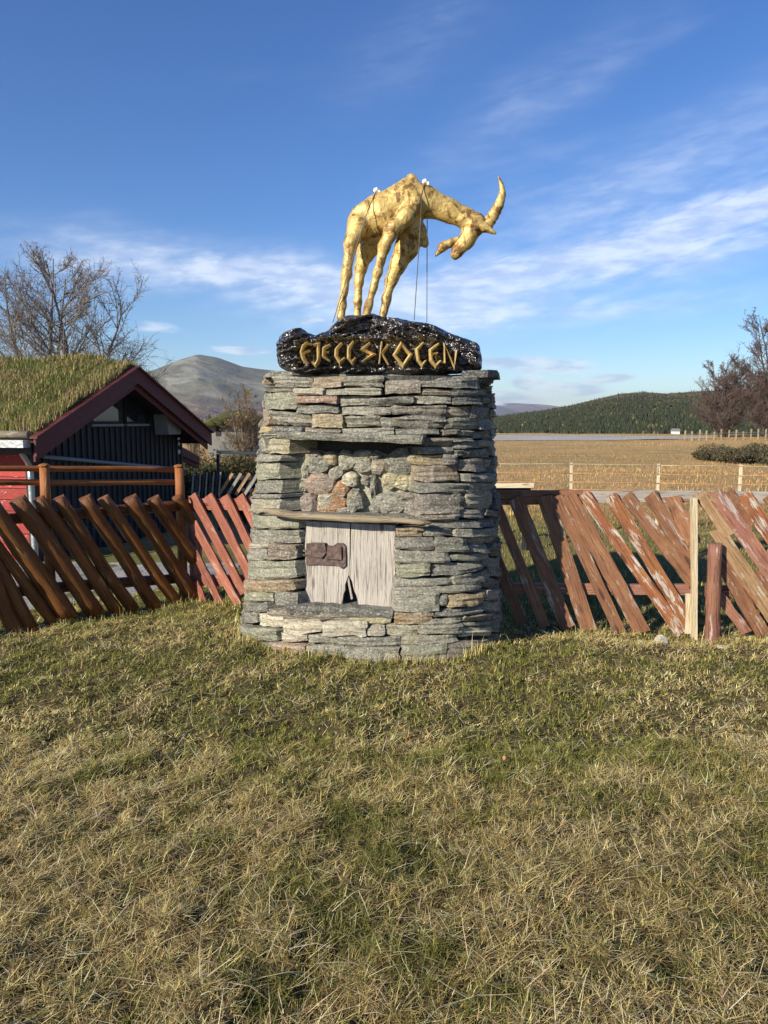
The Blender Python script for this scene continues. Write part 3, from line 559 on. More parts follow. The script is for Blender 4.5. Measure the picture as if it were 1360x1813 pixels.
# ---------------------------------------------------------------- ground
FA0, FA1 = np.array(FENCE_A[0]), np.array(FENCE_A[1])
FN = np.array([-(FA1 - FA0)[1], (FA1 - FA0)[0]]); FN = FN / np.hypot(*FN)            # behind the log fence
def ground_z(x, y):
    x = np.asarray(x, float); y = np.asarray(y, float); r = np.hypot(x, y)
    z = np.interp(r, [0, 40, 62, 85, 330, 1200, 20000], [0, -.05, .42, .25, -6.2, -8, -12])
    near = 1 - sstep(14, 40, r)
    z = z + near * ((fbm(x * .8, y * .8, 0, 3, 5) - .5) * .09 + (fbm(x * 6, y * 6, 0, 3, 8) - .5) * .10)
    z = z + sstep(12, 30, r) * (1 - sstep(100, 300, r)) * (fbm(x * .12, y * .12, 0, 3, 9) - .5) * .35
    d = (x - FA0[0]) * FN[0] + (y - FA0[1]) * FN[1]
    z = z - .45 * sstep(.3, 2.2, d) * (1 - sstep(-1.6, -.4, x)) * (1 - sstep(25, 60, r))
    z = z - .09 * sstep(5.15, 5.65, y) * sstep(.75, 1.2, x) * (1 - sstep(10, 16, r))
    return z
rr = np.concatenate([np.linspace(.2, 9, 330), np.geomspace(9.1, 14000, 130)]); aa = np.radians(np.concatenate([np.linspace(-60, 60, 300), np.linspace(62, 298, 80)]))
RRg, AAg = np.meshgrid(rr, aa, indexing='ij'); gx, gy = RRg * np.sin(AAg), RRg * np.cos(AAg)
V = np.stack([gx, gy, ground_z(gx, gy)], -1).reshape(-1, 3); na = len(aa); i0 = (np.arange(len(rr) - 1)[:, None] * na + np.arange(na)[None]).ravel()
j0 = (np.arange(len(rr) - 1)[:, None] * na + (np.arange(na)[None] + 1) % na).ravel()
def fn_ground(t, P, b):
    sp = t.new('ShaderNodeSeparateXYZ'); t.l.new(P, sp.inputs[0])
    r = t.math('SQRT', t.math('ADD', t.math('MULTIPLY', sp.outputs[0], sp.outputs[0]), t.math('MULTIPLY', sp.outputs[1], sp.outputs[1])))
    a = t.noise(P, 2.3, 5, .6); f = t.noise(P, 55, 5, .7); big = t.noise(P, .35, 4, .6); band = t.noise(t.scale(P, (.12, .5, 1)), 1.0, 5, .6)
    thatch = t.mix(t.ramp(f, .3, .7), (.035, .026, .014), (.17, .125, .062))
    lawn = t.mix(t.ramp(a, .38, .62), thatch, t.mix(t.ramp(f, .3, .7), (.03, .03, .010), (.12, .11, .042)))
    green = t.mix(t.ramp(a, .3, .7), (.12, .13, .038), (.17, .155, .06))
    straw = t.mix(t.ramp(band, .35, .66), (.44, .275, .115), (.27, .195, .08)); straw = t.mix(t.math('MULTIPLY', t.ramp(f, .35, .7), .6), straw, (.50, .37, .19))
    straw = t.mix(t.math('MULTIPLY', t.ramp(big, .55, .68), .6), straw, (.19, .17, .07))
    far = t.mix(t.ramp(big, .4, .6), (.06, .07, .035), (.10, .09, .05))
    k = t.math('ADD', r, t.math('MULTIPLY', t.math('SUBTRACT', a, .5), 3.0))
    c = t.mix(t.ramp(k, 5.8, 6.6), lawn, green); c = t.mix(t.ramp(k, 11.5, 14.0), c, straw); c = t.mix(t.ramp(r, 90, 160), c, far)
    return c, t.math('ADD', f, a), .03
M['ground'] = material('lawn_and_field', fn_ground, .95, 0, .15)
ground = mesh_np('ground', V, np.stack([i0, i0 + na, j0 + na, j0], 1), M['ground'], smooth=True); tag(ground, kind='structure')
cv = np.concatenate([[[0, 0, 0]], V[:na]]); 

# gravel yard behind the log fence and a gravel lot far out in the field, each laid on the ground
def sheet(name, x0, x1, y0, y1, nx, ny, mat, lift, warp=.0):
    u, v = np.meshgrid(np.linspace(0, 1, nx), np.linspace(0, 1, ny), indexing='ij')
    x = x0 + (x1 - x0) * u; y = y0 + (y1 - y0) * v
    if warp: y = y0 + (y1 - y0) * (v * (.35 + .65 * np.sin(np.pi * np.clip(u * .85 + .15, 0, 1)) ** .7) + .30 * u + .1 * (fbm(u * 4, 0 * u, 0, 3, 3) - .5))
    V = np.stack([x, y, ground_z(x, y) + lift], -1).reshape(-1, 3); q = (np.arange(nx - 1)[:, None] * ny + np.arange(ny - 1)[None]).ravel()
    return tag(mesh_np(name, V, np.stack([q, q + ny, q + ny + 1, q + 1], 1), mat, smooth=True), kind='structure')
M['gravel'] = material('gravel', lambda t, P, b: (t.mix(t.ramp(t.noise(P, 38, 5, .7), .3, .7), (.16, .155, .15), (.40, .39, .37)), t.noise(P, 50, 4), .03), .95)
M['lot'] = material('pale_gravel', lambda t, P, b: (t.mix(t.ramp(t.noise(t.scale(P, (.3, 1, 1)), .8, 5, .6), .3, .7), (.27, .265, .25), (.37, .365, .35)), None, 0), .95)
sheet('gravel_yard', -9.5, -2.05, 6.9, 10.6, 60, 40, M['gravel'], .012)
sheet('gravel_lot', 5.5, 25, 52, 61, 60, 24, M['lot'], .03, 1)

# ---------------------------------------------------------------- grass
def blades(name, x, y, z, length, width, lean, az, curl, colr, mat, parent=None):
    """one bent two-segment blade for every entry"""
    n = len(x); ax, ay = np.cos(az), np.sin(az); px, py = -ay, ax
    h1 = length * .55; V = np.empty((n, 5, 3), np.float32)
    l1 = np.where(lean < 1.0, lean * .6, np.minimum(lean * .97, 1.5)); l2 = np.clip(lean + curl, 0, 1.75)
    mx = x + ax * h1 * np.sin(l1); my = y + ay * h1 * np.sin(l1); mz = z + h1 * np.cos(l1)
    tx = mx + ax * length * .5 * np.sin(l2); ty = my + ay * length * .5 * np.sin(l2); tz = np.maximum(mz + length * .5 * np.cos(l2), z + .004)
    w2 = width * .5; w3 = width * .38
    V[:, 0] = np.stack([x - px * w2, y - py * w2, z], -1); V[:, 1] = np.stack([x + px * w2, y + py * w2, z], -1)
    V[:, 2] = np.stack([mx + px * w3, my + py * w3, mz], -1); V[:, 3] = np.stack([mx - px * w3, my - py * w3, mz], -1); V[:, 4] = np.stack([tx, ty, tz], -1)
    b = np.arange(n) * 5
    T = np.concatenate([np.stack([b, b + 1, b + 2], 1), np.stack([b, b + 2, b + 3], 1), np.stack([b + 3, b + 2, b + 4], 1)])
    return mesh_np(name, V.reshape(-1, 3), T, mat, parent, colors=np.repeat(colr, 5, 0))
def pick(n, cols, wts, jit=.25):
    cols = np.array(cols); k = rng.choice(len(cols), n, p=np.array(wts) / sum(wts)); c = cols[k] * (1 + rng.normal(0, jit, (n, 1))).clip(.45, 1.7) * (1 + rng.normal(0, .06, (n, 3)))
    return c.clip(.004, .9)
def in_plinth(x, y, grow):
    r = R(PLINTH['rot']); dx, dy = x - PLINTH['cx'], y - PLINTH['cy']; u = dx * math.cos(r) - dy * math.sin(r); v = dx * math.sin(r) + dy * math.cos(r)
    return abs(u / (PLINTH['a0'] + grow)) ** 2.7 + abs(v / (PLINTH['b0'] + grow)) ** 2.7 < 1
GREEN = [(.215, .205, .045), (.145, .16, .036), (.31, .28, .078)]
STRAW = [(.70, .56, .225), (.58, .45, .165), (.80, .67, .37), (.40, .28, .115), (.22, .145, .06)]
def lawn(n, y0, y1, kx, x_pad, lmin, lmax, wmin, wmax, pw):
    y = y0 + (y1 - y0) * rng.random(n) ** pw; hw = kx * y + x_pad; x = (rng.random(n) * 2 - 1) * hw
    # gather part of the blades into tufts
    tuft = rng.random(n) < .45; cell = .085; jx = np.floor(x / cell); jy = np.floor(y / cell)
    cx = (jx + _h(jx, jy, jx * 0, 3)) * cell; cy = (jy + _h(jx, jy, jx * 0, 4)) * cell
    x = np.where(tuft, cx + (x - cx) * .38, x); y = np.where(tuft, cy + (y - cy) * .38, y)
    k = ~in_plinth(x, y, -.03); x, y, tuft = x[k], y[k], tuft[k]; n = len(x)
    g = fbm(x * 1.1, y * 1.1, 0, 4, 21); g2 = fbm(x * 6, y * 6, 0, 3, 25); pg = sstep(.36, .66, g * .48 + g2 * .52 + .03 * sstep(2.6, 4.6, y)) * .86 + .12
    isg = rng.random(n) < pg
    c = np.where(isg[:, None], pick(n, GREEN, (4, 3, 2.2)), pick(n, STRAW, (3.6, 3, 1.6, 3.0, 2.6)))
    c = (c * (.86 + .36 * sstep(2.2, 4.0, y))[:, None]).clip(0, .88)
    hgt = fbm(x * 2.5, y * 2.5, 0, 3, 31); tu = (_h(np.floor(x / cell), np.floor(y / cell), np.zeros(n), 9) > .6) * tuft
    L = (lmin + (lmax - lmin) * rng.random(n) ** 1.6) * (.6 + .85 * hgt) * (1 + .35 * tu)
    W = wmin + (wmax - wmin) * rng.random(n); W = np.where(isg, W * 1.15, W)
    lean = np.minimum(np.abs(rng.normal(0, .6, n)) + np.where(isg, .25, .45), 1.4); curl = rng.normal(.35, .35, n); az = np.where(rng.random(n) < .6, rng.random(n) * 6.283, rng.random(n) * 2.2 + 7.0 * fbm(x * 4, y * 4, 0, 2, 41))
    flat = (rng.random(n) < np.where(isg, .18, .50)); lean = np.where(flat, rng.uniform(1.1, 1.5, n), lean); curl = np.where(flat, rng.normal(.15, .25, n), curl)
    L = np.where(flat, L * 1.5, L); az = np.where(flat, rng.random(n) * 6.283, az)
    return x, y, L, W, lean, az, curl, c, flat
parts = []
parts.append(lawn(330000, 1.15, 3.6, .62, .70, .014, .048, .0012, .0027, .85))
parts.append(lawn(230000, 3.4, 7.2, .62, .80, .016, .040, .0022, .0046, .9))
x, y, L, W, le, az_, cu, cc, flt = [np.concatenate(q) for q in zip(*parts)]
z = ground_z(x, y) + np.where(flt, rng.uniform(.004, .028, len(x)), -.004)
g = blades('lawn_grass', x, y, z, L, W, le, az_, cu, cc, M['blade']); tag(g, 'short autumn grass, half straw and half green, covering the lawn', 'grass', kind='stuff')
# long bleached stalks lying over the lawn
n = 3600; y = 1.4 + 4.4 * rng.random(n) ** .8; x = (rng.random(n) * 2 - 1) * (.6 * y + .2); k = (~in_plinth(x, y, .02)) & (fbm(x * 1.7, y * 1.7, 0, 3, 55) > .40); x, y = x[k], y[k]; n = len(x)
s = blades('dry_stalks', x, y, ground_z(x, y) + rng.uniform(.015, .045, n), rng.uniform(.06, .17, n), rng.uniform(.0013, .0026, n), rng.uniform(1.2, 1.52, n), rng.random(n) * 6.283, rng.normal(.1, .3, n), pick(n, [(.70, .60, .38), (.58, .46, .26), (.78, .70, .50)], (3, 3, 1), .15), M['blade'])
tag(s, 'long bleached grass stalks lying matted over the lawn', 'dry grass', kind='stuff')
# longer tussocks against the plinth and the foot of the fences
xs, ys = [], []
for t in np.linspace(-math.pi + .1, -.05, 420):
    a, b2 = PLINTH['a0'] + .03, PLINTH['b0'] + .03; e = 2 / 2.7; u = a * np.sign(math.cos(t)) * abs(math.cos(t)) ** e; v = b2 * np.sign(math.sin(t)) * abs(math.sin(t)) ** e; r = R(12)
    for _ in range(3): xs.append(PLINTH['cx'] + u * math.cos(r) + v * math.sin(r) + random.gauss(0, .03)); ys.append(PLINTH['cy'] - u * math.sin(r) + v * math.cos(r) - abs(random.gauss(0, .04)))
for A, B, m in ((FENCE_A[0], FENCE_A[1], 800), (FENCE_B[0], FENCE_B[1], 350), (FENCE_C[0], FENCE_C[1], 800)):
    for _ in range(m):
        t = random.uniform(-.5, 1.15) if m > 700 else random.random(); xs.append(A[0] + (B[0] - A[0]) * t + random.gauss(0, .04)); ys.append(A[1] + (B[1] - A[1]) * t - random.gauss(.05, .07))
x, y = np.array(xs), np.array(ys); n = len(x); k = ~in_plinth(x, y, 0); x, y = x[k], y[k]; n = len(x)
s = blades('verge_grass', x, y, ground_z(x, y) - .004, rng.uniform(.025, .085, n) * np.where(rng.random(n) < .06, 2.0, 1.0), rng.uniform(.0022, .0045, n), np.abs(rng.normal(.35, .45, n)), rng.random(n) * 6.283, rng.normal(.4, .3, n), pick(n, GREEN + STRAW[:3], (2, 1, 3, 3, 3, 2)), M['blade'])
tag(s, 'taller grass along the foot of the plinth and fences', 'grass', kind='stuff')
# green lawn and straw field beyond the fences
def far_grass(name, n, r0, r1, a0, a1, cols, wts, l0, l1, w0, w1, label, pw=1.0):
    r = r0 + (r1 - r0) * rng.random(n) ** pw; a = np.radians(rng.uniform(a0, a1, n)); x, y = r * np.sin(a), r * np.cos(a); k = ~((x < -2.0) & (y < 20)) ; x, y = x[k], y[k]; m = len(x)
    cf = pick(m, cols, wts); ol = sstep(.50, .62, fbm(x * .10, y * .22, 0, 4, 88)) * .8 * (rng.random(m) < .8); cf = cf * (1 - ol[:, None]) + ol[:, None] * pick(m, [(.17, .15, .055), (.22, .155, .075)], (1, 1))
    s = blades(name, x, y, ground_z(x, y) - .01, rng.uniform(l0, l1, m) * (.5 + fbm(x * .4, y * .4, 0, 3, 77)), rng.uniform(w0, w1, m), np.abs(rng.normal(.15, .35, m)), rng.random(m) * 6.283, rng.normal(.3, .3, m), cf, M['blade'])
    return tag(s, label, 'grass', kind='stuff')
far_grass('back_lawn_grass', 60000, 6.0, 13.5, -12, 36, GREEN + STRAW[:2], (4, 2, 4, 1.2, 1), .03, .07, .004, .008, 'green lawn grass behind the fence')
far_grass('field_grass', 90000, 12.5, 70, -14, 38, [(.44, .265, .10), (.50, .34, .15), (.32, .195, .075), (.17, .15, .06)], (4, 3, 2, .8), .04, .13, .008, .018, 'dry golden grass of the open field', 1.25)

# ---------------------------------------------------------------- the stone plinth
PA = PLINTH
def psurf(th, z, off=0.0):
    """point of the plinth face (plinth axes) at angle th and height z, pushed out by off"""
    t = z / PA['h']; a = PA['a0'] + (PA['a1'] - PA['a0']) * t + off; b = PA['b0'] + (PA['b1'] - PA['b0']) * t + off; e = 2 / PA['n']
    c, s = math.cos(th), math.sin(th)
    return Vector((a * math.copysign(abs(c) ** e, c) + PA['sx'] * t, b * math.copysign(abs(s) ** e, s), z))
plinth = empty('stone_plinth', (PA['cx'], PA['cy'], 0), 'grey dry-stone plinth with a niche and a small wooden door, carrying the golden goat', 'plinth', rz=-R(PA['rot']))
def stone(c, q, seed, nx=None, nz=4, depth=.24, proud=None, joined=None):
    r = np.random.default_rng(seed); tl, tr, br, bl = [(q[i], q[i + 1]) for i in (0, 2, 4, 6)]
    ez_ = .0012; et = .0022; tl, tr, br, bl = (tl[0] - et, tl[1] + ez_), (tr[0] + et, tr[1] + ez_), (br[0] + et, br[1] - ez_), (bl[0] - et, bl[1] - ez_)
    wid = (psurf(tr[0], tr[1]) - psurf(tl[0], tl[1])).length; hgt = abs((tl[1] + tr[1] - bl[1] - br[1]) / 2)
    nx = nx or int(np.clip(round(wid / .045), 4, 9)); nz = 7 if hgt > .10 else (5 if hgt > .06 else 4)
    pr = r.normal(.012, .011) if proud is None else proud; tilt = r.normal(0, .009); nudge = r.normal(0, .006, 4)
    er = min(.005, hgt * .10); rnd = r.uniform(.0, .08)
    G = []; ph = r.uniform(0, 50, 2)
    for j in range(nz + 1):
        for i in range(nx + 1):
            u, v = i / nx, j / nz; ex = abs(2 * u - 1); ez = abs(2 * v - 1)
            # pull corners in and make the edges uneven
            uu = .5 + (u - .5) * (1 - rnd * .22 * ez ** 3); vv = .5 + (v - .5) * (1 - rnd * .75 * ex ** 4)
            th = (tl[0] * (1 - uu) + tr[0] * uu) * (1 - vv) + (bl[0] * (1 - uu) + br[0] * uu) * vv
            z = (tl[1] * (1 - uu) + tr[1] * uu) * (1 - vv) + (bl[1] * (1 - uu) + br[1] * uu) * vv
            edge = (i in (0, nx)) or (j in (0, nz))
            n1 = float(vnoise(u * wid * 14 + ph[0], v * hgt * 22 + ph[1])) - .5
            z += (float(vnoise(u * wid * 16 + ph[1], j * 3.1 + ph[0])) - .5) * min(.020, hgt * .28) * (1 if edge else .3)
            th += (float(vnoise(v * 3.3 + ph[1], i * 2.7 + ph[0])) - .5) * .018 * (1 if edge else .4)
            off = pr + tilt * (2 * v - 1) + .020 * n1 - (er * 1.2 if edge else 0) - .004 * ex ** 3 + .022 * (float(vnoise(j * 1.9 + ph[0], u * wid * 3 + ph[1])) - .5)
            G.append(psurf(th, z, off))
    W = nx + 1; F4 = [(j * W + i, j * W + i + 1, (j + 1) * W + i + 1, (j + 1) * W + i) for j in range(nz) for i in range(nx)]
    ring = [i for i in range(W)] + [j * W + nx for j in range(1, nz + 1)] + [nz * W + i for i in range(nx - 1, -1, -1)] + [j * W for j in range(nz - 1, 0, -1)]
    cen = sum(G, Vector()) / len(G); V = list(G); base = len(V)
    axis = Vector((cen.x, cen.y, 0)); nrm = (psurf((tl[0] + tr[0]) / 2, cen.z, .1) - psurf((tl[0] + tr[0]) / 2, cen.z, -.1)).normalized()
    for k in ring:
        p = G[k]; V.append(p - nrm * depth + (cen - p) * .10 + Vector((0, 0, 0)))
    m = len(ring)
    for k in range(m): a, b = k, (k + 1) % m; F4.append((ring[a], base + a, base + b, ring[b]))
    F4.append(tuple(range(base, base + m)))
    if joined is not None: joined.append((V, F4, c)); return
    return mesh('stone', V, F4, STONE[c], plinth, smooth=False)
for k, s in enumerate(STONES): stone(s[0], s[1:], 100 + k)
# the same walling carried round the flanks and the back (the unseen back is one joined part)
back = []
zs = [0.0]
while zs[-1] < PA['h'] - .03: zs.append(min(PA['h'], zs[-1] + random.choice((.05, .065, .08, .1, .12))))
if PA['h'] - zs[-2] < .04: zs.pop(-2)
for z0, z1 in zip(zs[:-1], zs[1:]):
    lo, hi = -1e9, 1e9; zm = (z0 + z1) / 2
    tmax = max([max(s[3], s[5]) for s in STONES if min(s[6], s[8]) < z1 + .004 and max(s[2], s[4]) > z0 - .004] or [-.05])
    tmin = min([min(s[1], s[7]) for s in STONES if min(s[6], s[8]) < z1 + .004 and max(s[2], s[4]) > z0 - .004 and s[1] < -1.6] or [-3.1])
    t = tmax + .015; end = tmin + 2 * math.pi - .015
    while t < end - .05:
        step = random.uniform(.10, .30); t1 = min(end, t + step)
        if end - t1 < .08: t1 = end
        c = random.choice('gggddemmbg'); jz = [random.uniform(-.006, .006) for _ in range(4)]
        stone(c, (t + .004, z1 - .006 + jz[0], t1 - .006, z1 - .006 + jz[1], t1 - .006, z0 + .004 + jz[2], t + .004, z0 + .004 + jz[3]), int(t * 1000) + int(z0 * 7919), joined=back if .75 < (t + t1) / 2 < math.pi - .55 else None); t = t1 + .004
V, Fs, mi = [], [], []; keys = list(STONE)
for v_, f_, c_ in back: o_ = len(V); V += v_; Fs += [tuple(i + o_ for i in q) for q in f_]; mi += [keys.index(c_)] * len(f_)
bs = mesh('back_stones', V, Fs, STONE[keys[0]], plinth); tag(bs, kind='stuff')
for k_ in keys[1:]: bs.data.materials.append(STONE[k_])
bs.data.polygons.foreach_set('material_index', np.array(mi, np.int32))
def ring_solid(name, zl, off, mat):
    N = 48; V = []; 
    for z in zl: V += [psurf(-math.pi + 2 * math.pi * k / N, z, off) for k in range(N)]
    Fs = [tuple(range(N)), tuple(range(len(V) - N, len(V)))] + [(i * N + k, i * N + (k + 1) % N, (i + 1) * N + (k + 1) % N, (i + 1) * N + k) for i in range(len(zl) - 1) for k in range(N)]
    return mesh(name, V, Fs, mat, plinth)
ring_solid('packed_core', [-.2, .6, 1.3, PA['h'] - .03], -.235, M['core'])
ring_solid('inner_mortar', [PA['h'] - .11, PA['h'] - .055], -.06, M['core'])
# niche: mortar back with rubble set in it
def flatp(u, v, z): return (u + PA['sx'] * z / PA['h'], v, z)
nx, nz = 26, 16; V = []; 
for j in range(nz + 1):
    for i in range(nx + 1):
        u = -.56 + 1.08 * i / nx; z = .93 + (.452 + .016 * math.sin(i * 1.3)) * j / nz; V.append(flatp(u, -.535 + (float(fbm(u * 9, z * 9, 0, 3, 61)) - .5) * .035, z))
mesh('niche_mortar', V, [(j * (nx + 1) + i, j * (nx + 1) + i + 1, (j + 1) * (nx + 1) + i + 1, (j + 1) * (nx + 1) + i) for j in range(nz) for i in range(nx)], M['mortar'], plinth, True)
def rubble(c, u, z, ru, rz, ang, seed, vb=-.548):
    r = np.random.default_rng(seed); N = int(r.integers(8, 12)); V = []; a0 = r.uniform(0, 6); ca, sa = math.cos(R(ang)), math.sin(R(ang)); rad = 1 + r.normal(0, .10, N); 
    rings = [(1.06, .05), (1.04, -.015), (.90, -.042), (.55, -.056)]
    dep = r.uniform(.7, 1.15)
    for (k, d) in rings:
        for i in range(N):
            a = a0 + 2 * math.pi * i / N + r.normal(0, .06); x = ru * k * rad[i] * math.copysign(abs(math.cos(a)) ** .8, math.cos(a)); y = rz * k * rad[i] * math.copysign(abs(math.sin(a)) ** .8, math.sin(a))
            V.append(flatp(u + x * ca - y * sa, vb + d * dep + r.normal(0, .005), z + x * sa + y * ca))
    V.append(flatp(u, vb - .060 * dep, z)); c0 = len(V) - 1
    Fs = [(q * N + i, q * N + (i + 1) % N, (q + 1) * N + (i + 1) % N, (q + 1) * N + i) for q in range(3) for i in range(N)] + [(3 * N + i, 3 * N + (i + 1) % N, c0) for i in range(N)] + [tuple(range(N))]
    return mesh('rubble_stone', V, Fs, STONE[c], plinth)
for k, s in enumerate(RUBBLE): rubble(*s, 500 + k)
# lintel slab, sill slab and the weathered pole over the door
def slab(name, poly, v0, v1, mat, seed, n=14):
    r = np.random.default_rng(seed); (a, b, c, d) = [np.array(p) for p in poly]; V = []
    for i in range(n + 1):
        t = i / n; top = a + (b - a) * t; bot = d + (c - d) * t; f = r.normal(0, .007)
        for (p, v) in ((top, v1), (top, v0 + .012), ((top + bot) / 2, v0 - .004), (bot, v0 + .008), (bot, v1)):
            V.append(flatp(p[0], v + f + r.normal(0, .003), p[1] + r.normal(0, .0035)))
    Fs = [(i * 5 + k, i * 5 + (k + 1) % 5, (i + 1) * 5 + (k + 1) % 5, (i + 1) * 5 + k) for i in range(n) for k in range(5)] + [tuple(range(5)), tuple(n * 5 + k for k in range(5))]
    return mesh(name, V, Fs, mat, plinth)
slab('lintel_slab', LINTEL, -.80, -.50, STONE['e'], 3)
slab('sill_slab', SILL, -.815, -.50, STONE['d'], 4)
box('niche_floor', flatp(-.52, -.70, .935), flatp(.49, -.50, .965), STONE['d'], plinth)
V = []; n = 16; sides = 9; r = np.random.default_rng(12); su = [p[0] for p in SHELF]; sz = [p[1] for p in SHELF]
for i in range(n + 1):
    u = -.63 + (.54 + .63) * i / n; z = float(np.interp(u, su, sz)); rad = (.030 if u < .3 else .022) * (1 + r.normal(0, .06)) * (.55 if i in (0, n) else 1)
    for k in range(sides): a = 2 * math.pi * k / sides; V.append(flatp(u, -.795 + .05 * abs(u) ** 2 + rad * 1.5 * math.cos(a), z + rad * math.sin(a) * .85))
mesh('door_head_pole', V, [(i * sides + k, i * sides + (k + 1) % sides, (i + 1) * sides + (k + 1) % sides, (i + 1) * sides + k) for i in range(n) for k in range(sides)] + [tuple(range(sides)), tuple(n * sides + k for k in range(sides))], M['shelf_wood'], plinth, True)
# door: two silvered planks, broken at the foot, and a rusted lock plate
def plank(name, poly, v0, v1, mat, parent, cup=.004, seed=0):
    rot = lambda a, d, b: (b, a + PA['sx'] * b / PA['h'], -d)
    o = prism(name, poly, v0, v1, mat, None, place=lambda a, d, b: (b, -(a + PA['sx'] * b / PA['h']), d))
    o.matrix_local = Matrix(((0, -1, 0, 0), (0, 0, 1, 0), (1, 0, 0, 0), (0, 0, 0, 1))); o.parent = parent
    return o
dv = PLANK_A[2:5]
pa = [PLANK_A[0], PLANK_A[1], PLANK_A[2], (-.036, .54), (-.060, .47), (-.058, .43), (-.071, .40), PLANK_A[4], (-.16, .327), (-.26, .336), PLANK_A[5]]
pb = [PLANK_B[0], PLANK_B[1], PLANK_B[2], (.18, .327), (.10, .336), PLANK_B[3], (.022, .40), (.006, .43), (-.012, .50), (-.034, .535), PLANK_B[4], PLANK_B[5]]
door = plank('door', [(-.365, .92), (.30, .92), (.312, .60), (-.36, .60)], -.640, -.66, M['core'], plinth)
plank('plank', pa, -.697, -.667, M['silver_wood'], door).matrix_local = Matrix.Identity(4)
plank('plank', pb, -.693, -.663, M['silver_wood'], door).matrix_local = Matrix.Identity(4)
plank('splinter', SPLINTER, -.690, -.677, M['silver_wood'], door).matrix_local = Matrix.Identity(4)
lu = [p for p in LOCK]
lock = plank('lock_plate', [(-.342, .752), (-.29, .762), (-.20, .762), (-.19, .745), (-.15, .742), (-.12, .764), (-.075, .764), (-.06, .745), (-.052, .61), (-.08, .585), (-.11, .605), (-.25, .606), (-.338, .60)], -.711, -.699, M['iron'], door); lock.matrix_local = Matrix.Identity(4)
plank('lock_case', [(-.30, .758), (-.205, .762), (-.19, .70), (-.225, .655), (-.30, .668)], -.727, -.712, M['iron'], door).matrix_local = Matrix.Identity(4)
plank('keeper', [(-.185, .735), (-.085, .742), (-.082, .65), (-.19, .65)], -.724, -.712, M['iron'], door).matrix_local = Matrix.Identity(4)
for dz in (0, .03): plank('hinge_strap', [(-.40, .715 - dz), (-.335, .705 - dz), (-.335, .692 - dz), (-.40, .702 - dz)], -.715, -.700, M['iron'], door).matrix_local = Matrix.Identity(4)
# flat capping stones under the sign
for k, (u0, u1, v0, v1, z0, hh) in enumerate(((-.80, -.46, -.42, .1, 1.918, .030), (-.40, -.06, -.50, .2, 1.906, .022), (.03, .38, -.46, .2, 1.906, .020), (-.5, .5, .22, .6, 1.91, .03))):
    r = np.random.default_rng(k); V = []
    for z in (z0, z0 + hh):
        for i in range(10): a = 2 * math.pi * i / 10; V.append(flatp((u0 + u1) / 2 + (u1 - u0) / 2 * math.copysign(abs(math.cos(a)) ** .5, math.cos(a)) + r.normal(0, .01), (v0 + v1) / 2 + (v1 - v0) / 2 * math.copysign(abs(math.sin(a)) ** .5, math.sin(a)) + r.normal(0, .01), z))
    mesh('cap_stone', V, [tuple(range(10)), tuple(range(10, 20))] + [(i, (i + 1) % 10, 10 + (i + 1) % 10, 10 + i) for i in range(10)], STONE['g'], plinth)
V = [flatp(*p) for p in ((.66, -.40, 1.895), (.84, -.40, 1.90), (.90, -.30, 1.905), (.90, .05, 1.905), (.60, .1, 1.895), (.66, -.40, 1.945), (.84, -.40, 1.95), (.895, -.30, 1.952), (.89, .05, 1.952), (.60, .1, 1.945))]
mesh('overhanging_slab', V, [(0, 1, 2, 3, 4), (5, 6, 7, 8, 9)] + [(i, (i + 1) % 5, 5 + (i + 1) % 5, 5 + i) for i in range(5)], STONE['k'], plinth)

# ---------------------------------------------------------------- carved name board
sign = empty('carved_sign', (0, 5.40, 1.97), 'glossy black carved wooden name board lettered FJELLSKOLEN on top of the plinth', 'sign')
poly = np.array(SIGN); h = .0105
def poly_sd(px, pz, poly):
    d = np.full(px.shape, 1e9); ins = np.zeros(px.shape, bool); n = len(poly)
    for i in range(n):
        a, b = poly[i], poly[(i + 1) % n]; ex, ez = b - a; wx, wz = px - a[0], pz - a[1]; t = np.clip((wx * ex + wz * ez) / (ex * ex + ez * ez), 0, 1)
        d = np.minimum(d, np.hypot(wx - ex * t, wz - ez * t)); c = (a[1] > pz) != (b[1] > pz)
        ins ^= c & (px < (b[0] - a[0]) * (pz - a[1]) / (b[1] - a[1] + 1e-12) + a[0])
    return np.where(ins, -d, d)
X = np.arange(-.82, .76, h); Y = np.arange(-.36, .36, h); Z = np.arange(1.90, 2.40, h)
sd2 = poly_sd(*np.meshgrid(X, Z, indexing='ij'), poly)
XX, YY, ZZ = np.meshgrid(X, Y, Z, indexing='ij'); S2 = sd2[:, None, :]
hw = .235 + 0 * XX                          # half thickness, full in the middle and rounded to the rim
field = (ZZ < 2.175) & (ZZ > 1.95)
q = np.clip(-S2 / .085, 0, 1); half = hw * (.45 + .55 * np.sqrt(np.clip(1 - (1 - q) ** 2, 0, 1)))
rid = np.abs(fbm(XX * 3.5 + 1.5 * fbm(XX * 5, YY * 2, ZZ * 6, 2, 71), YY * 1.5, ZZ * 26 + np.abs(XX + .02) * 9, 2, 73) - .5)     # long carved grooves
front = YY < 0
lettered = sstep(1.955, 1.985, ZZ) * (1 - sstep(2.135, 2.165, ZZ)) * sstep(-.62, -.57, XX) * (1 - sstep(.58, .63, XX))
half = half - .055 * lettered * front + (rid - .12) * .34 * (1 - .75 * lettered) + (fbm(XX * 30, YY * 10, ZZ * 34, 2, 79) - .5) * .055
f = np.maximum(S2 + (fbm(XX * 9, YY * 6, ZZ * 9, 2, 81) - .5) * .03, np.abs(YY) - half) 
f[0], f[-1], f[:, 0], f[:, -1], f[:, :, 0], f[:, :, -1] = [.05] * 6
V, Q = surface_nets(f, (X[0], Y[0], Z[0] - 1.97), h)
